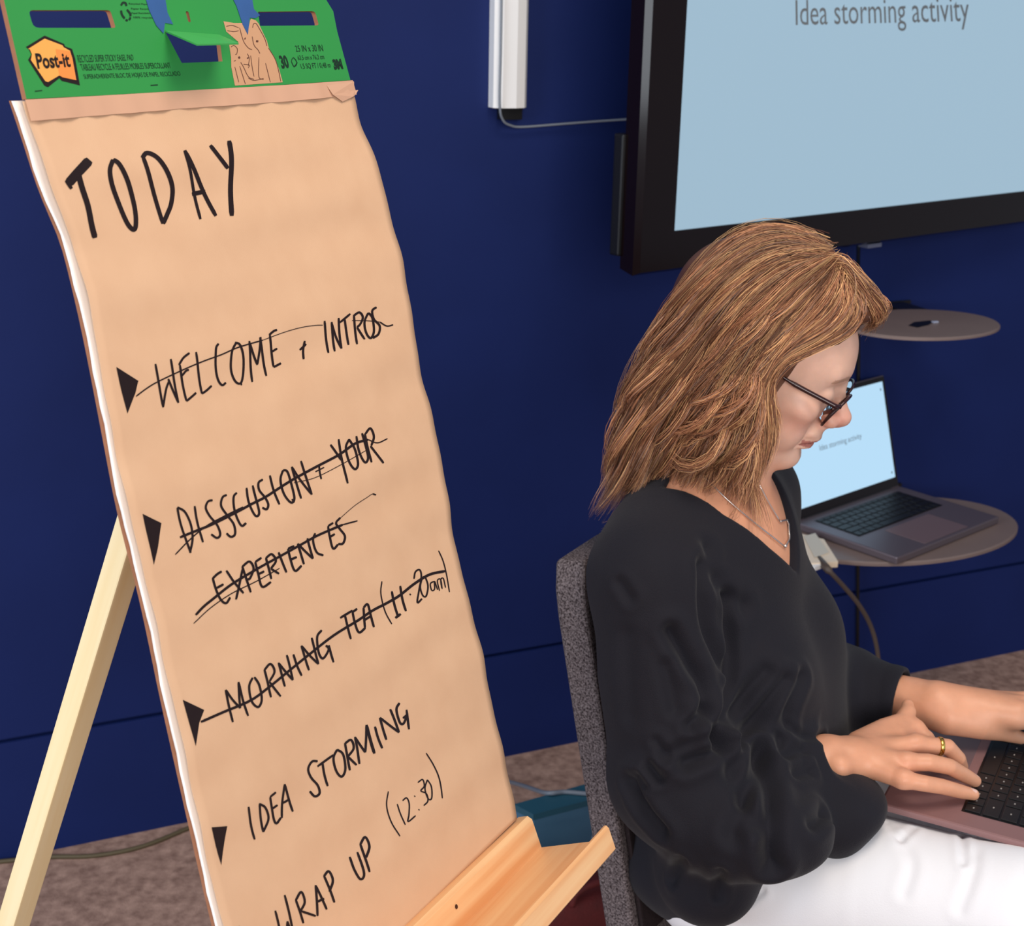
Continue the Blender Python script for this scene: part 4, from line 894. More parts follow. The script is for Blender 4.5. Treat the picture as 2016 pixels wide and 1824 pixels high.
body.u(Chain([ELR, ELR*.6+WRJ*.4, WRJ], [.042, .040, .027]), .02); body.u(Chain([ELL_, ELL_*.6+WLJ*.4, WLJ], [.042, .040, .027]), .02)
# thighs, knees and shins (inside the trousers)
KNR = bw(.10, .43, -.40); KNL = bw(-.14, .44, -.40)
for hpj, kn in ((bw(.09, .06, -.455), KNR), (bw(-.09, .06, -.455), KNL)):
    body.u(Cap(hpj+BF*.04, kn, .07, .05), .04); an = kn+BF*.02; an = np.array([an[0], an[1], .09]); body.u(Cap(kn, an, .052, .036), .02)
# hands
def finger(P, R, k=.006): body.u(Chain(P, R), k)
cR = lambda x, y, z: zp(1580+x/4.56, 1280+y/4.56, z)
# right hand
knk = [cR(1010, 715, .688), cR(1015, 850, .693), cR(925, 1010, .690), cR(900, 1165, .682)]
hand_c = (WRJ+sum(knk)/4)/2
body.u(Chain([WRJ, cR(420, 985, .686)], [.025, .024]), .015)
for kq, rr in zip(knk, (.0115, .012, .0115, .0105)): body.u(Cap(cR(430, 960+.25*(0), .684), kq, .017, rr), .012)
body.u(Cap(cR(330, 1050, .690), cR(335, 1052, .690), .012), .012)                   # ulnar bump
for kq in knk: body.u(Ell(kq+ZUP*.003, (.009, .009, .008)), .006)
finger([knk[0], cR(1115, 790, .684), cR(1190, 905, .668), cR(1215, 985, .655)], [.0095, .009, .008, .007])
finger([knk[1], cR(1300, 872, .690), cR(1400, 975, .672), cR(1432, 1050, .655)], [.0105, .0095, .0085, .0072])
finger([knk[2], cR(1130, 1010, .692), cR(1320, 1050, .684), cR(1470, 1135, .664), cR(1548, 1178, .654)], [.0105, .010, .0093, .0085, .0072])
finger([knk[3], cR(1090, 1200, .680), cR(1250, 1228, .672), cR(1430, 1275, .660), cR(1535, 1300, .654)], [.0098, .0092, .0088, .008, .0066])
body.u(Chain([cR(520, 860, .684), cR(740, 720, .690), cR(900, 650, .693), cR(945, 560, .698), cR(945, 500, .702)], [.018, .014, .0115, .010, .0075]), .010)  # thumb
# left hand
kl = [cR(1650, 520, .700), cR(1800, 500, .700), cR(1900, 500, .697), cR(1990, 520, .690)]
body.u(Chain([WLJ, cR(1180, 500, .69)], [.026, .027]), .015)
for kq, rr in zip([cR(1900, 620, .690), cR(1930, 560, .697), cR(1960, 500, .697), cR(1990, 460, .69)], (.013, .013, .0125, .0115)): body.u(Cap(cR(1230, 500, .690), kq, .022, rr), .014)
for (a, b_, c_, r_) in ((( 1900, 620, .690), (2120, 660, .690), (2230, 760, .660), .0095), ((1930, 560, .697), (2180, 590, .696), (2310, 700, .662), .010), ((1960, 500, .697), (2190, 520, .692), (2330, 640, .662), .0095), ((1990, 460, .690), (2170, 470, .680), (2290, 560, .658), .0085)):
    finger([cR(*a), cR(*b_), cR((b_[0]+c_[0])/2+15, (b_[1]+c_[1])/2-8, (b_[2]+c_[2])/2+.004), cR(*c_)], [r_+.001, r_, r_-.0008, r_-.002])
body.u(Chain([cR(1320, 610, .684), cR(1600, 690, .676), cR(1790, 735, .668), cR(1960, 790, .660)], [.021, .0155, .0115, .008]), .012)
body.d(Chain([cR(1660, 600, .708), cR(1760, 590, .712), cR(1850, 600, .708)], [.004]*3), .006)
# ------------------------------------------------------------------ clothes
class VCut:
    br = 9; c = np.zeros(3)
    def __call__(s, p):
        q = p-NB; r = q @ BR; f = q @ BF; u = q @ ZUP
        w = np.interp(u, [-.096, -.084, -.045, -.02, 0.0, .05], [-.012, .004, .044, .064, .082, .09])
        return np.maximum((np.abs(r-.008)-w)*.8, -(f+.005))
def sdepth(px, py, d): return at(px, py, d)
dS = proj(ELR)[2]
blouse = Solid()
blouse.u(Cap(bw(-.10, .0, -.060), bw(.10, .0, -.060), .070), .04)
blouse.u(Cap(bw(0, -.005, -.022), SRJ-ZUP*.006, .055, .061), .03); blouse.u(Cap(bw(0, 0, -.022), SLJ-ZUP*.008, .050, .060), .03)
blouse.u(Ell(bw(0, .03, -.17), (.165, .116, .20), A_t), .05)
blouse.u(Ell(bw(.075, .108, -.205), (.072, .068, .072), A_t), .05); blouse.u(Ell(bw(-.075, .108, -.205), (.072, .068, .072), A_t), .05)
blouse.u(Ell(bw(0, .075, -.33), (.160, .135, .17), A_t), .06)
blouse.u(Ell(PEL+BF*.025-ZUP*.01, (.172, .145, .09), A_t), .05)
blouse.u(Ell(at(1690, 1573, 1.62), (.028, .045, .018)), .04)
blouse.u(Ell(at(1642, 1612, 1.62), (.032, .05, .044)), .05)
blouse.u(Ell(at(1392, 1722, 1.64), (.060, .07, .052)), .04)
def sleeve(S_, E_, W_, k, sag):
    """full sleeve gathered at the cuff; the forearm part is cut flat where the wrist comes out"""
    dd = unit(W_-E_); L = np.linalg.norm(W_-E_); q = lambda t, z: E_+dd*L*t-ZUP*z
    blouse.u(Chain([S_, S_*.55+E_*.45+BR*.004*k, E_+ZUP*.03], [.061, .067, .070]), .03)
    f = Solid(); f.u(Chain([E_+ZUP*.01, q(.3, .014), q(.6, .018), q(.86, .006), q(1.1, 0)], [.070, .074, .068, .046, .040]), 0)
    if sag:
        f.u(Ell(q(.60, .055), (.085, .05, .05), np.stack([dd, np.cross(ZUP, dd), ZUP])), .05)
        f.u(Ell(at(1490, 1652, 1.535), (.082, .046, .046), np.stack([az(0), az(90), ZUP])), .06); f.u(Ell(q(.3, .05), (.07, .055, .06)), .05)
    f.i(Half(q(1, 0)-dd*.020, dd), .004)
    f.d(Cap(W_-dd*.03, W_+dd*.05, .033), .004)
    blouse.u(f, .025)
sleeve(SRJ, ELR, WRJ, 1, True); sleeve(SLJ, ELL_, WLJ, -1, False)
opening = VCut()
blouse.d(opening, .004)
blouse.d(Cap(NB+BF*.035+ZUP*.012, NB+BF*.05+ZUP*.2, .066, .085), .006)
trous = Solid()
A_p = A_t
trous.u(Ell(PEL+BF*.05-BR*.015, (.155, .12, .10), A_p), .03)
for hpj, kn, sgn in ((bw(.08, .10, -.455), KNR, 1), (bw(-.085, .08, -.455), KNL, -1)):
    trous.u(Chain([hpj, hpj*.5+kn*.5, kn], [.098, .088, .070]), .05)
    an = kn+BF*.02; an = np.array([an[0], an[1], .11]); trous.u(Cap(kn, an, .066, .058), .03)
trous.d(Half((0, 0, .10), (0, 0, 1)), .002)

def polydist(P, lines):
    """distance of points to each polyline, and to nothing else"""
    out = []
    for L in lines:
        d = np.full(len(P), 9.0)
        for a, b_ in zip(L[:-1], L[1:]):
            ba = b_-a; pa = P-a; h = np.clip(pa @ ba/max(ba @ ba, 1e-12), 0, 1); d = np.minimum(d, np.linalg.norm(pa-h[:, None]*ba, axis=1))
        out.append(d)
    return out
def vnormals(V, Q):
    n = np.zeros_like(V); a = V[Q[:, 0]]; c = V[Q[:, 2]]; b_ = V[Q[:, 1]]; d = V[Q[:, 3]]; fn = np.cross(c-a, d-b_)
    for k in range(4): np.add.at(n, Q[:, k], fn)
    return n/np.maximum(np.linalg.norm(n, axis=1), 1e-12)[:, None]
def smooth_mesh(V, Q, it=2, w=.5, mask=None):
    e = np.concatenate([Q[:, [0, 1]], Q[:, [1, 2]], Q[:, [2, 3]], Q[:, [3, 0]]]); 
    for _ in range(it):
        s = np.zeros_like(V); c = np.zeros(len(V)); np.add.at(s, e[:, 0], V[e[:, 1]]); np.add.at(c, e[:, 0], 1); np.add.at(s, e[:, 1], V[e[:, 0]]); np.add.at(c, e[:, 1], 1)
        N_ = s/np.maximum(c, 1)[:, None]; V = V+(N_-V)*w*(1 if mask is None else mask[:, None])
    return V
def creases(sdf, V, Q, lines, sc, ox, oy):
    N_ = vnormals(V, Q); disp = np.zeros(len(V))
    for pts, depth, width in lines:
        c = catmull([(ox+x/sc, oy+y/sc) for x, y in pts], 4); P3 = [trace(sdf, *q) for q in c]; P3 = [p for p in P3 if p is not None]
        P3 = [p for i, p in enumerate(P3) if i == 0 or np.linalg.norm(p-P3[i-1]) < .06]
        if len(P3) < 2: continue
        bc = np.mean(P3, 0); rad = max(np.linalg.norm(p-bc) for p in P3)+width*5
        idx = np.where(np.linalg.norm(V-bc, axis=1) < rad)[0]
        if not len(idx): continue
        d = polydist(V[idx], [P3])[0]
        depth = depth*1.35; disp[idx] += -depth*np.exp(-(d/width)**2)+.45*depth*np.exp(-((d-2.0*width)/(1.1*width))**2)
    return V+N_*disp[:, None]
person = thing('person', np.array([PEL[0], PEL[1], 0]), 'seated woman in glasses, black blouse and white trousers typing on a laptop', 'person')
def skin_mat():
    m = bpy.data.materials.new('skin'); m.use_nodes = True; nt = m.node_tree; b_ = nt.nodes['Principled BSDF']
    a = nt.nodes.new('ShaderNodeVertexColor'); a.layer_name = 'tone'
    t = nt.nodes.new('ShaderNodeTexCoord'); n = nt.nodes.new('ShaderNodeTexNoise'); n.inputs['Scale'].default_value = 60; n.inputs['Detail'].default_value = 6
    nt.links.new(t.outputs['Object'], n.inputs['Vector'])
    mx = nt.nodes.new('ShaderNodeMix'); mx.data_type = 'RGBA'; mx.blend_type = 'MULTIPLY'; mx.inputs[0].default_value = .22
    nt.links.new(a.outputs[0], mx.inputs[6]); nt.links.new(n.outputs[0], mx.inputs[7]); nt.links.new(mx.outputs[2], b_.inputs['Base Color'])
    b_.inputs['Roughness'].default_value = .46; b_.inputs['Subsurface Weight'].default_value = .18; b_.inputs['Subsurface Radius'].default_value = (.006, .0025, .0012); b_.inputs['Subsurface Scale'].default_value = .6
    bp = nt.nodes.new('ShaderNodeBump'); bp.inputs['Strength'].default_value = .12; bp.inputs['Distance'].default_value = .001
    n2 = nt.nodes.new('ShaderNodeTexNoise'); n2.inputs['Scale'].default_value = 420; nt.links.new(t.outputs['Object'], n2.inputs['Vector']); nt.links.new(n2.outputs[0], bp.inputs['Height']); nt.links.new(bp.outputs[0], b_.inputs['Normal'])
    return m
m_skin = skin_mat()
bV, bQ = polygonise(body, (0.0, 1.15, .40), (.86, 2.0, 1.32), RES)
LNAIL = unit(knk[2]-WRJ); tips = [cR(1432, 1050, .655), cR(1548, 1178, .654), cR(1535, 1300, .654)]
def tones(V):
    L = lambda *c: np.array(lin(*c)[:3]); base = L(247, 202, 180); col = np.tile(base, (len(V), 1))
    q = (V-HO) @ HB.T*1000; x = np.abs(q[:, 0]); y = q[:, 1]; z = q[:, 2]
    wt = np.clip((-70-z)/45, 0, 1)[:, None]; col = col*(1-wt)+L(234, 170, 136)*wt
    def blend(c, w): 
        w = np.clip(w, 0, 1)[:, None]; col[:] = col*(1-w)+np.array(c)*w
    near = lambda cx, cy, cz_, r: np.exp(-(((x-cx)**2+(y-cy)**2+(z-cz_)**2)/r**2))
    blend(L(224, 132, 118), .75*near(0, 112, -2, 15)); blend(L(224, 140, 120), .55*near(45, 68, -14, 22)); blend(L(222, 140, 122), .5*near(8, 104, -10, 10))
    lip = (np.abs(z+41.2+.2*np.maximum(x-4, 0)) < 8-.17*x)*(x < 24)*(y > 84)*(y < 112); blend(L(186, 108, 100), .85*lip)
    mouth = ((z+41.2+.42*np.maximum(x-8, 0))**2 < 2.2)*(x < 25)*(y > 82)*(y < 103); blend(L(120, 60, 56), .7*mouth)
    lash = ((z-(13.5+.02*(x-30)**2))**2 < 3.0)*(x > 16)*(x < 47)*(y > 80)*(y < 96); blend(L(72, 46, 40), .8*lash)
    browm = (np.abs(z-(47-.010*(x-22)**2)) < 3.0)*(x > 10)*(x < 46)*(y > 74); blend(L(168, 122, 96), .6*browm)
    for kq in knk+[WRJ]:
        blend(L(236, 164, 134), .5*np.exp(-((V-kq)**2).sum(1)/.013**2))
    for tq in tips:
        blend(L(250, 208, 196), 1.0*(((V-tq-ZUP*.0062-LNAIL*-.0015)**2).sum(1) < .0052**2))
    return col
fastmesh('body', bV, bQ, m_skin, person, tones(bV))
m_blouse = mat('black_crepe', (19, 19, 30), rough=.8, sheen=.06, bump=.35, bscale=900, spec=.3)
cV, cQ = polygonise(blouse, (-.1, 1.1, .36), (.86, 2.1, 1.06), max(.0022, RES*1.3))
drop = (opening(cV) < -.0045) & (((cV-NB) @ ZUP) < .0); cQ = cQ[~drop[cQ].any(1)]
cV = smooth_mesh(cV, cQ, 3)
CR = [([(750, 250), (765, 480), (800, 600), (835, 690)], .006, .008), ([(858, 400), (870, 640), (850, 850), (815, 985)], .007, .008), ([(620, 540), (700, 680), (760, 770), (775, 880), (800, 985)], .007, .008),
      ([(700, 950), (765, 880)], .005, .006), ([(620, 1070), (720, 1020), (800, 1000), (840, 1035)], .006, .007), ([(680, 1112), (780, 1070), (835, 1045)], .009, .008), ([(1010, 1070), (980, 1200), (950, 1290), (985, 1380)], .006, .008),
      ([(1000, 1060), (1040, 1180), (1050, 1350), (1055, 1480), (1065, 1560)], .010, .010), ([(450, 1195), (500, 1310), (580, 1410)], .008, .008), ([(482, 1170), (512, 1212)], .004, .005), ([(530, 1130), (572, 1182)], .004, .005), ([(560, 1020), (600, 1090)], .003, .005),
      ([(1040, 720), (900, 870), (830, 985)], .005, .009), ([(1120, 750), (990, 910), (890, 1025)], .006, .008), ([(1190, 740), (1140, 860), (1120, 930)], .005, .008), ([(1240, 1380), (1290, 1330)], .006, .008), ([(820, 1040), (880, 1150), (920, 1300), (900, 1420)], .005, .010),
      ([(950, 1050), (960, 1160), (940, 1280)], .004, .007), ([(1210, 1120), (1160, 1160), (1230, 1150)], .004, .006), ([(400, 330), (440, 392)], .003, .006), ([(670, 1535), (632, 1625)], .004, .006), ([(838, 1590), (826, 1690)], .004, .006),
      ([(600, 690), (640, 880)], .003, .007), ([(430, 560), (440, 900)], .002, .010), ([(780, 180), (800, 300), (930, 430)], .004, .010), ([(1090, 1010), (1100, 1080), (1200, 1060)], .004, .007), ([(1130, 960), (1190, 1000), (1280, 1000)], .003, .005)]
cV = creases(blouse, cV, cQ, CR, 2.214, 1040, 1000)
cV = smooth_mesh(cV, cQ, 2)
fastmesh('blouse', cV, cQ, m_blouse, person)
m_white_c = mat('white_cotton', (240, 243, 250), rough=.8, bump=.15, bscale=700)
tV, tQ = polygonise(trous, (-.1, 1.0, .09), (.9, 2.1, .66), .0034)
TRL = [([(1770, 1650), (1795, 1700), (1780, 1760)], .0012, .006), ([(1895, 1645), (1897, 1700)], .0020, .004), ([(1920, 1650), (1915, 1720), (1890, 1790)], .0012, .006), ([(1745, 1620), (1770, 1650)], .0012, .004), ([(1800, 1630), (1775, 1655)], .0012, .004), ([(1470, 1780), (1500, 1755)], .0016, .004)]
tV = creases(trous, tV, tQ, TRL, 1, 0, 0)
fastmesh('trousers', tV, tQ, m_white_c, person)
for kn in (KNR, KNL):
    a_ = kn+BF*.02; V, Fc = rbox(np.array([a_[0], a_[1], .048])+BF*.06, .125, .042, .045, BF, BR, 16, 2.6); b = MB(); b.add(V, Fc); b.build('shoe', m_blk, person, smooth=True)
    b = MB(); b.tube([np.array([a_[0], a_[1], .05]), np.array([a_[0], a_[1], .2])], [.038, .042], 14); b.build('sock', m_blk, person, smooth=True)

# ------------------------------------------------------------------ laptop on her lap
fc_ = hit(1730, 1582, [0, 0, LZ], ZUP); far_ = hit(1812, 1429, [0, 0, LZ], ZUP); rowd = unit(far_-fc_); lapf = np.array([rowd[1], -rowd[0], 0])
0 and print('lap facing', np.degrees(np.arctan2(lapf[1], lapf[0])), fc_)
LW, LD = .325, .228
hinge = fc_+rowd*LW/2+lapf*LD; hinge[2] = LZ-.0092
lt, LP_ = make_laptop('laptop', 'open dark grey laptop on the lap of the seated woman under her hands', 'laptop', hinge, -lapf, LW, LD, math.radians(112), None, glyphs=True, shell=m_alu_lit, kfrac=.49, T=.0085)
# ------------------------------------------------------------------ hair
hair = Solid()
A_h = HB
hl3 = lambda x, y, z: hw3(x/1000, y/1000, z/1000)
def hplane(px, py, off=0.0): return hit(px, py, HO+HR*off, HR)
hair.u(Ell(hl3(0, -18, 58), (.084, .112, .092), A_h), 0)
for k in (1, -1):
    o = .040*k
    hair.u(Chain([hplane(1440, 600, o), hplane(1350, 730, o*1.1), hplane(1305, 850, o*1.15), hplane(1262, 940, o*1.15)], [.066, .058, .050, .030]), .04)
    o2 = .066*k
    hair.u(Chain([hplane(1500, 650, o2), hplane(1440, 760, o2*1.10), hplane(1410, 850, o2*1.15), hplane(1390, 915, o2*1.15)], [.030, .040, .038, .020]), .03)
    hair.u(Chain([hplane(1545, 650, o2*.98), hplane(1497, 740, o2*1.12), hplane(1480, 840, o2*1.15), hplane(1462, 930, o2*1.12), hplane(1482, 985, o2*.98)], [.018, .022, .022, .017, .007]), .02)
    hair.u(Chain([hplane(1600, 555, o2*.55), hplane(1635, 605, o2*.75), hplane(1570, 655, o2*.98)], [.026, .015, .009]), .02)
    hair.u(Chain([hplane(1590, 510, .02*k), hplane(1650, 560, .028*k), hplane(1700, 610, .03*k)], [.034, .026, .018]), .02)
hair.d(Ell(hl3(0, 80, -20), (.052, .10, .075), A_h), .006)
HVOL = hair
def trace_near(sdf, px, py, t0=1.35, t1=1.95):
    r = ray(px, py); ts = np.linspace(t0, t1, 300); d = sdf(CAM+r[None]*ts[:, None])
    k = np.argmax(d < .0006) if (d < .0006).any() else np.argmin(d)
    return CAM+r*ts[k]
GB = [[(1625, 478), (1580, 457), (1500, 449), (1420, 488), (1360, 552), (1300, 645), (1252, 725), (1225, 820), (1210, 920), (1180, 1002)],
      [(1632, 484), (1580, 474), (1500, 476), (1420, 530), (1350, 620), (1290, 720), (1255, 820), (1240, 915), (1210, 1002)],
      [(1638, 489), (1595, 492), (1520, 510), (1440, 565), (1380, 650), (1320, 750), (1288, 840), (1275, 920), (1248, 994)],
      [(1642, 494), (1605, 512), (1540, 545), (1465, 610), (1410, 695), (1360, 790), (1330, 880), (1308, 945), (1298, 990)],
      [(1648, 500), (1610, 532), (1552, 578), (1495, 635), (1448, 715), (1408, 800), (1382, 880), (1360, 940), (1352, 972)],
      [(1653, 506), (1618, 548), (1570, 600), (1520, 655), (1480, 718), (1450, 800), (1436, 885), (1430, 950), (1448, 992)],
      [(1658, 512), (1632, 562), (1585, 625), (1528, 684), (1494, 738), (1478, 800), (1470, 880), (1462, 950), (1502, 1012)]]
GF = [[(1658, 512), (1632, 562), (1585, 625), (1528, 684), (1494, 738), (1478, 800), (1470, 880), (1465, 950)],
      [(1664, 518), (1652, 575), (1612, 633), (1548, 676), (1508, 715), (1490, 760), (1486, 820), (1490, 880), (1478, 950)],
      [(1670, 526), (1676, 588), (1645, 645), (1580, 682), (1533, 706), (1506, 745), (1502, 800), (1512, 850), (1500, 915), (1480, 970)],
      [(1676, 534), (1700, 600), (1690, 645), (1640, 674), (1572, 700), (1524, 724), (1511, 755), (1519, 795), (1532, 840), (1515, 890)]]
GC = [[(1640, 492), (1690, 548), (1728, 590), (1743, 607), (1740, 625), (1722, 632)],
      [(1645, 500), (1692, 562), (1722, 604), (1730, 622), (1716, 642), (1696, 658)]]
def res(P, n=26):
    P = catmull(P, 6); L = np.concatenate([[0], np.cumsum(np.linalg.norm(np.diff(P, axis=0), axis=1))]); t = np.linspace(0, L[-1], n)
    return np.stack([np.interp(t, L, P[:, k]) for k in range(P.shape[1])], 1)
def guides(G):
    out = []
    for g in G:
        c = res(np.array(g, float), 26); p = np.array([trace_near(HVOL, *q) for q in c])
        for _ in range(3): p[1:-1] = .25*p[:-2]+.5*p[1:-1]+.25*p[2:]
        out.append(p)
    return np.array(out)
gB, gF, gC = guides(GB), guides(GF), guides(GC)
SM = lambda p: HO+(((p-HO) @ HB.T)*np.array([-1, 1, 1])) @ HB       # mirror across the middle of the head
L_ = lambda *c: np.array(lin(*c)[:3])
PAL = [L_(146, 102, 76), L_(166, 120, 88), L_(208, 166, 120), L_(108, 72, 52), L_(144, 116, 102), L_(80, 50, 38)]
SV = []; SQ = []; SCOL = []; cnt = 0
def strand(P, r, col):
    global cnt
    n = len(P); t = np.gradient(P, axis=0); t /= np.maximum(np.linalg.norm(t, axis=1)[:, None], 1e-9)
    x = np.cross(t, np.array([.31, .77, .55])); x /= np.maximum(np.linalg.norm(x, axis=1)[:, None], 1e-9); y = np.cross(t, x)
    rr = r*np.interp(np.linspace(0, 1, n), [0, .1, .75, 1], [.7, 1, 1, .25])[:, None]
    ring = np.stack([P+rr*(math.cos(a)*x+math.sin(a)*y) for a in (0, 2.094, 4.189)], 1).reshape(-1, 3)
    i = np.arange(n-1)[:, None]*3; q = np.concatenate([np.stack([i[:, 0]+a, i[:, 0]+(a+1) % 3, i[:, 0]+3+(a+1) % 3, i[:, 0]+3+a], 1) for a in range(3)])
    SV.append(ring); SQ.append(q+cnt); cnt += len(ring)
    k = np.repeat(np.linspace(0, 1, n), 3)[:, None]; SCOL.append(col*(1+.0*k))
def grow(G, n, gold, amp, rad, lift=(-.005, .0045), flip=False, root=(0, .25), ncl_=None, jit=.11):
    nG = len(G); ncl = ncl_ or max(8, n//22); cl = rng.random(ncl)*(nG-1); clp = rng.random((ncl, 4))
    for s in range(n):
        c = rng.integers(ncl); g = np.clip(cl[c]+rng.normal(0, jit), 0, nG-1.001); i = int(g); f = g-i
        P = G[i]*(1-f)+G[i+1]*f
        P = P+rng.normal(0, 1, 3)*.0016+np.outer(np.clip(1-np.linspace(0, 1, len(P))*4, 0, 1), rng.normal(0, .0035, 3))
        m_ = len(P); t = np.linspace(0, 1, m_)
        nv_ = P-(HO+HU*.01); nv_ /= np.linalg.norm(nv_, axis=1)[:, None]
        tg = np.gradient(P, axis=0); tg /= np.linalg.norm(tg, axis=1)[:, None]; sd = np.cross(tg, nv_)
        ph, fr, a1, a2 = clp[c]*[6.28, 1, 1, 1]
        wv = amp*np.clip(t*1.3-.25, 0, 1)**1.2*(.45+.9*a1); k0 = (2.3+.7*fr)*6.28
        P = P+sd*(wv*np.sin(k0*t+g*2.6+.9*(ph-3.1)*(2 if ncl_ else 1)))[:, None]+nv_*(wv*.95*np.cos(k0*t+g*2.6+.9*(ph-3.1)*(2 if ncl_ else 1)+.6)+rng.uniform(*lift)+.0035*math.sin(g*9+ph))[:, None]
        P = P+sd*(rng.normal(0, .0022)*(.5+t))[:, None]+nv_*(rng.normal(0, .0015)*t)[:, None]
        a = rng.uniform(*root); e = rng.uniform(.86, 1.0); idx = np.linspace(a, e, m_)*(m_-1); P = np.stack([np.interp(idx, np.arange(m_), P[:, k_]) for k_ in range(3)], 1)
        nr_ = P-(HO+HU*.01); nr_ /= np.linalg.norm(nr_, axis=1)[:, None]; P = P-nr_*(.012*np.clip(1-t*7, 0, 1)**1.5)[:, None]
        if flip: P = SM(P)
        w = rng.random(); gl = gold if isinstance(gold, float) else np.interp(g/(nG-1), [0, 1], gold)
        bt = .66+.42*(.5+.5*math.sin(g*7.0+1.0))+.95*clp[c][2]+(.18 if G is gF else 0)  # lock tone, with shading bands between locks put into the strand colour
        base = PAL[rng.choice(6, p=np.array([.30, .14+.10*gl, .04+.18*gl, .22-.08*gl, .18-.12*gl, .12-.08*gl]))]*bt
        strand(P, rad*rng.uniform(.7, 1.25), base)
grow(gB, 4200, (.1, .9), .019, .00034)
grow(gF, 1900, 1.0, .0035, .00033, root=(0, .25)); grow(gC, 420, 1.0, .0025, .00032, root=(0, .3))
grow(gB, 1100, .6, .0075, .0006, flip=True); grow(gF, 500, 1.0, .003, .0005, flip=True, root=(0, .3))
grow(gB, 1500, .8, .034, .00034, lift=(.001, .008), ncl_=42, jit=.05)
# stray hairs
for s in range(90):
    G = gB if rng.random() < .75 else gF; i = rng.integers(len(G)-1); P = G[i].copy(); m_ = len(P); t = np.linspace(0, 1, m_); nv_ = P-HO; nv_ /= np.linalg.norm(nv_, axis=1)[:, None]
    P = P+nv_*(rng.uniform(.004, .016)*np.sin(np.pi*np.clip(t*rng.uniform(.8, 1.2), 0, 1))**.8)[:, None]+np.array(rng.normal(0, .0035, 3))*t[:, None]+nv_*(.006*np.sin(t*9+rng.random()*6))[:, None]
    strand(P, .00018, PAL[2])
base_vol = Solid(); base_vol.u(HVOL, 0); base_vol.d(Ell(hl3(0, 102, 8), (.095, .076, .092), A_h), .008)
hV, hQ = polygonise(base_vol, (-.05, 1.3, .75), (.60, 2.0, 1.36), max(RES*1.5, .0026))
hV = hV-vnormals(hV, hQ)*.0055
hcol = np.tile(L_(96, 60, 40), (len(hV), 1))
def hair_mat():
    m = bpy.data.materials.new('hair'); m.use_nodes = True; nt = m.node_tree; b_ = nt.nodes['Principled BSDF']
    a = nt.nodes.new('ShaderNodeVertexColor'); a.layer_name = 'tone'; nt.links.new(a.outputs[0], b_.inputs['Base Color'])
    b_.inputs['Roughness'].default_value = .42; b_.inputs['Specular IOR Level'].default_value = .45; return m
m_hair = hair_mat()
V_all = np.concatenate([hV]+SV); Q_all = np.concatenate([hQ]+[q+len(hV) for q in SQ]); C_all = np.concatenate([hcol]+SCOL)
fastmesh('hair', V_all, Q_all, m_hair, person, C_all)

# ------------------------------------------------------------------ glasses, necklace, ring
m_frame = mat('tortoise_frame', (44, 14, 20), rough=.22, spec=.6)
def glass_mat():
    m = mat('lens_glass', (245, 248, 250), rough=.02, trans=1.0); m.node_tree.nodes['Principled BSDF'].inputs['IOR'].default_value = 1.08; return m
gl_ = bpy.data.objects.new('glasses', None); COL.objects.link(gl_); gl_.parent = person; gl_.location = [float(v) for v in hw3(0, .1, .012)-np.array(person['_o'])]; gl_['_o'] = [float(v) for v in hw3(0, .1, .012)]
tilt = unit(np.array([0, 10.5, 50.])); lupv = HF*tilt[1]+HU*tilt[2]; lc = hw3(0, .1035, .0125)
def rim_pt(sx, a):
    e = 2.6; f = lambda v: math.copysign(abs(v)**(2/e), v); x = 33+25*f(math.cos(a)); z = 22*f(math.sin(a))
    return lc+HR*(sx*x/1000)+lupv*(z/1000)-HF*(abs(x)/1000)**2*1.6
for sx in (1, -1):
    ring = [rim_pt(sx, a) for a in np.linspace(0, 2*math.pi, 49)[:-1]]
    b = MB(); R_ = ring+[ring[0], ring[1]]; b.tube(R_[:-1], .0017, 8, cap=False); rm = b.build('rim', m_frame, gl_, smooth=True)
    nrm = unit(np.cross(HR, lupv)); n_ = len(ring)
    b = MB(); b.add([p+nrm*.0004 for p in ring]+[p-nrm*.0004 for p in ring], [tuple(range(n_)), tuple(range(2*n_-1, n_-1, -1))]+[(i, (i+1) % n_, n_+(i+1) % n_, n_+i) for i in range(n_)]); b.build('lens', glass_mat(), gl_)
    hx = rim_pt(sx, .45)
    b = MB(); pts = [hx, hx+HR*sx*.006-HF*.004, hx+HR*sx*.008-HF*.012, hw3(sx*.070, .045, .0235), hw3(sx*.072, .005, .024), hw3(sx*.071, -.012, .010)]
    b.tube(catmull(pts, 5), [.0029]*16+[.002]*10, 8); b.build('temple', m_frame, gl_, smooth=True)
    b = MB(); V, Fc = rbox(lc+HR*sx*.0085-HF*.004-HU*.006, .0015, .002, .0045, HR, HF, 10, 2); b.add(V, Fc); b.build('nose_pad', mat('nose_pad', (190, 170, 165), rough=.2, trans=.5), gl_, smooth=True)
b = MB(); b.tube(catmull([rim_pt(1, 2.6), lc+HR*.004+lupv*.012+HF*.002, lc-HR*.004+lupv*.012+HF*.002, rim_pt(-1, 2.6)], 5), .0017, 8); b.build('bridge', m_frame, gl_, smooth=True)
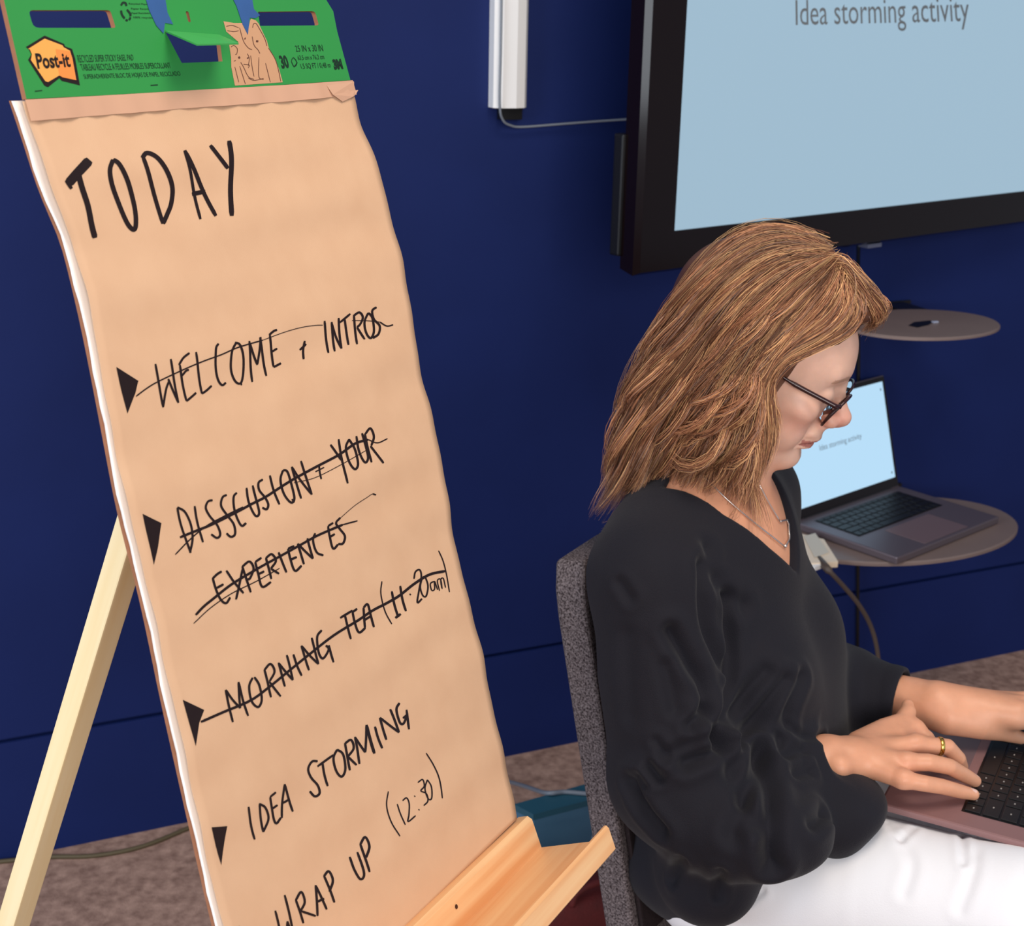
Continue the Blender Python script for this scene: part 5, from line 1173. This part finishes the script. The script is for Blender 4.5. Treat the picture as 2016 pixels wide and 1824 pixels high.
b = MB(); hx = rim_pt(1, .45); b.box(hx+HR*.0085-HF*.020+HU*.001, HF*.003, HU*.0007, HR*.0009); b.build('hinge_pin', mat('silver', (215, 215, 220), rough=.2, metal=1), gl_)
m_silver = mat('silver_chain', (225, 222, 220), rough=.25, metal=.85)
nk = bpy.data.objects.new('necklace', None); COL.objects.link(nk); nk.parent = person; nk.location = [float(v) for v in NB-np.array(person['_o'])]; nk['_o'] = [float(v) for v in NB]
both = lambda p: np.minimum(body(p), blouse(p))
def on_skin(pts, lift=.0018):
    out = []
    for q in catmull(pts, 4):
        p = trace(both, *q)
        if p is not None: out.append(p+grad(both, p[None])[0]*lift)
    return out
for pts in ([(1350, 905), (1385, 940), (1430, 985), (1480, 1028), (1518, 1058), (1543, 1078)], [(1492, 955), (1513, 995), (1533, 1028)]):
    P = on_skin(pts); b = MB(); b.tube(P, .0009, 6); b.build('chain', m_silver, nk, smooth=True)
P = on_skin([(1533, 1028), (1541, 1026), (1549, 1026), (1550, 1045), (1551, 1062), (1547, 1070), (1543, 1078)], .002); b = MB(); b.tube(P, .0011, 6); b.build('pendant', m_silver, nk, smooth=True)
pb = on_skin([(1543, 1076), (1544, 1078), (1545, 1079)], .002)[0]; b = MB(); V, Fc = rbox(pb, .0022, .0022, .0022, BR, BF, 8, 2); b.add(V, Fc); b.build('bead', m_silver, nk, smooth=True)
ra, rb_ = knk[1], cR(1300, 872, .690); rc_ = ra+(rb_-ra)*.77; rd = unit(rb_-ra); rx_ = unit(np.cross(rd, ZUP)); ry_ = np.cross(rd, rx_)
b = MB(); n1, n2 = 28, 8; V = []
for i in range(n1):
    a = 2*math.pi*i/n1; dr_ = rx_*math.cos(a)+ry_*math.sin(a)
    for j in range(n2):
        c = 2*math.pi*j/n2; V.append(rc_+dr_*(.0102+.0009*math.cos(c))+rd*.0026*math.sin(c))
b.add(V, [(i*n2+j, i*n2+(j+1) % n2, ((i+1) % n1)*n2+(j+1) % n2, ((i+1) % n1)*n2+j) for i in range(n1) for j in range(n2)])
b.build('ring', mat('gold', (232, 190, 96), rough=.2, metal=1), person, smooth=True)
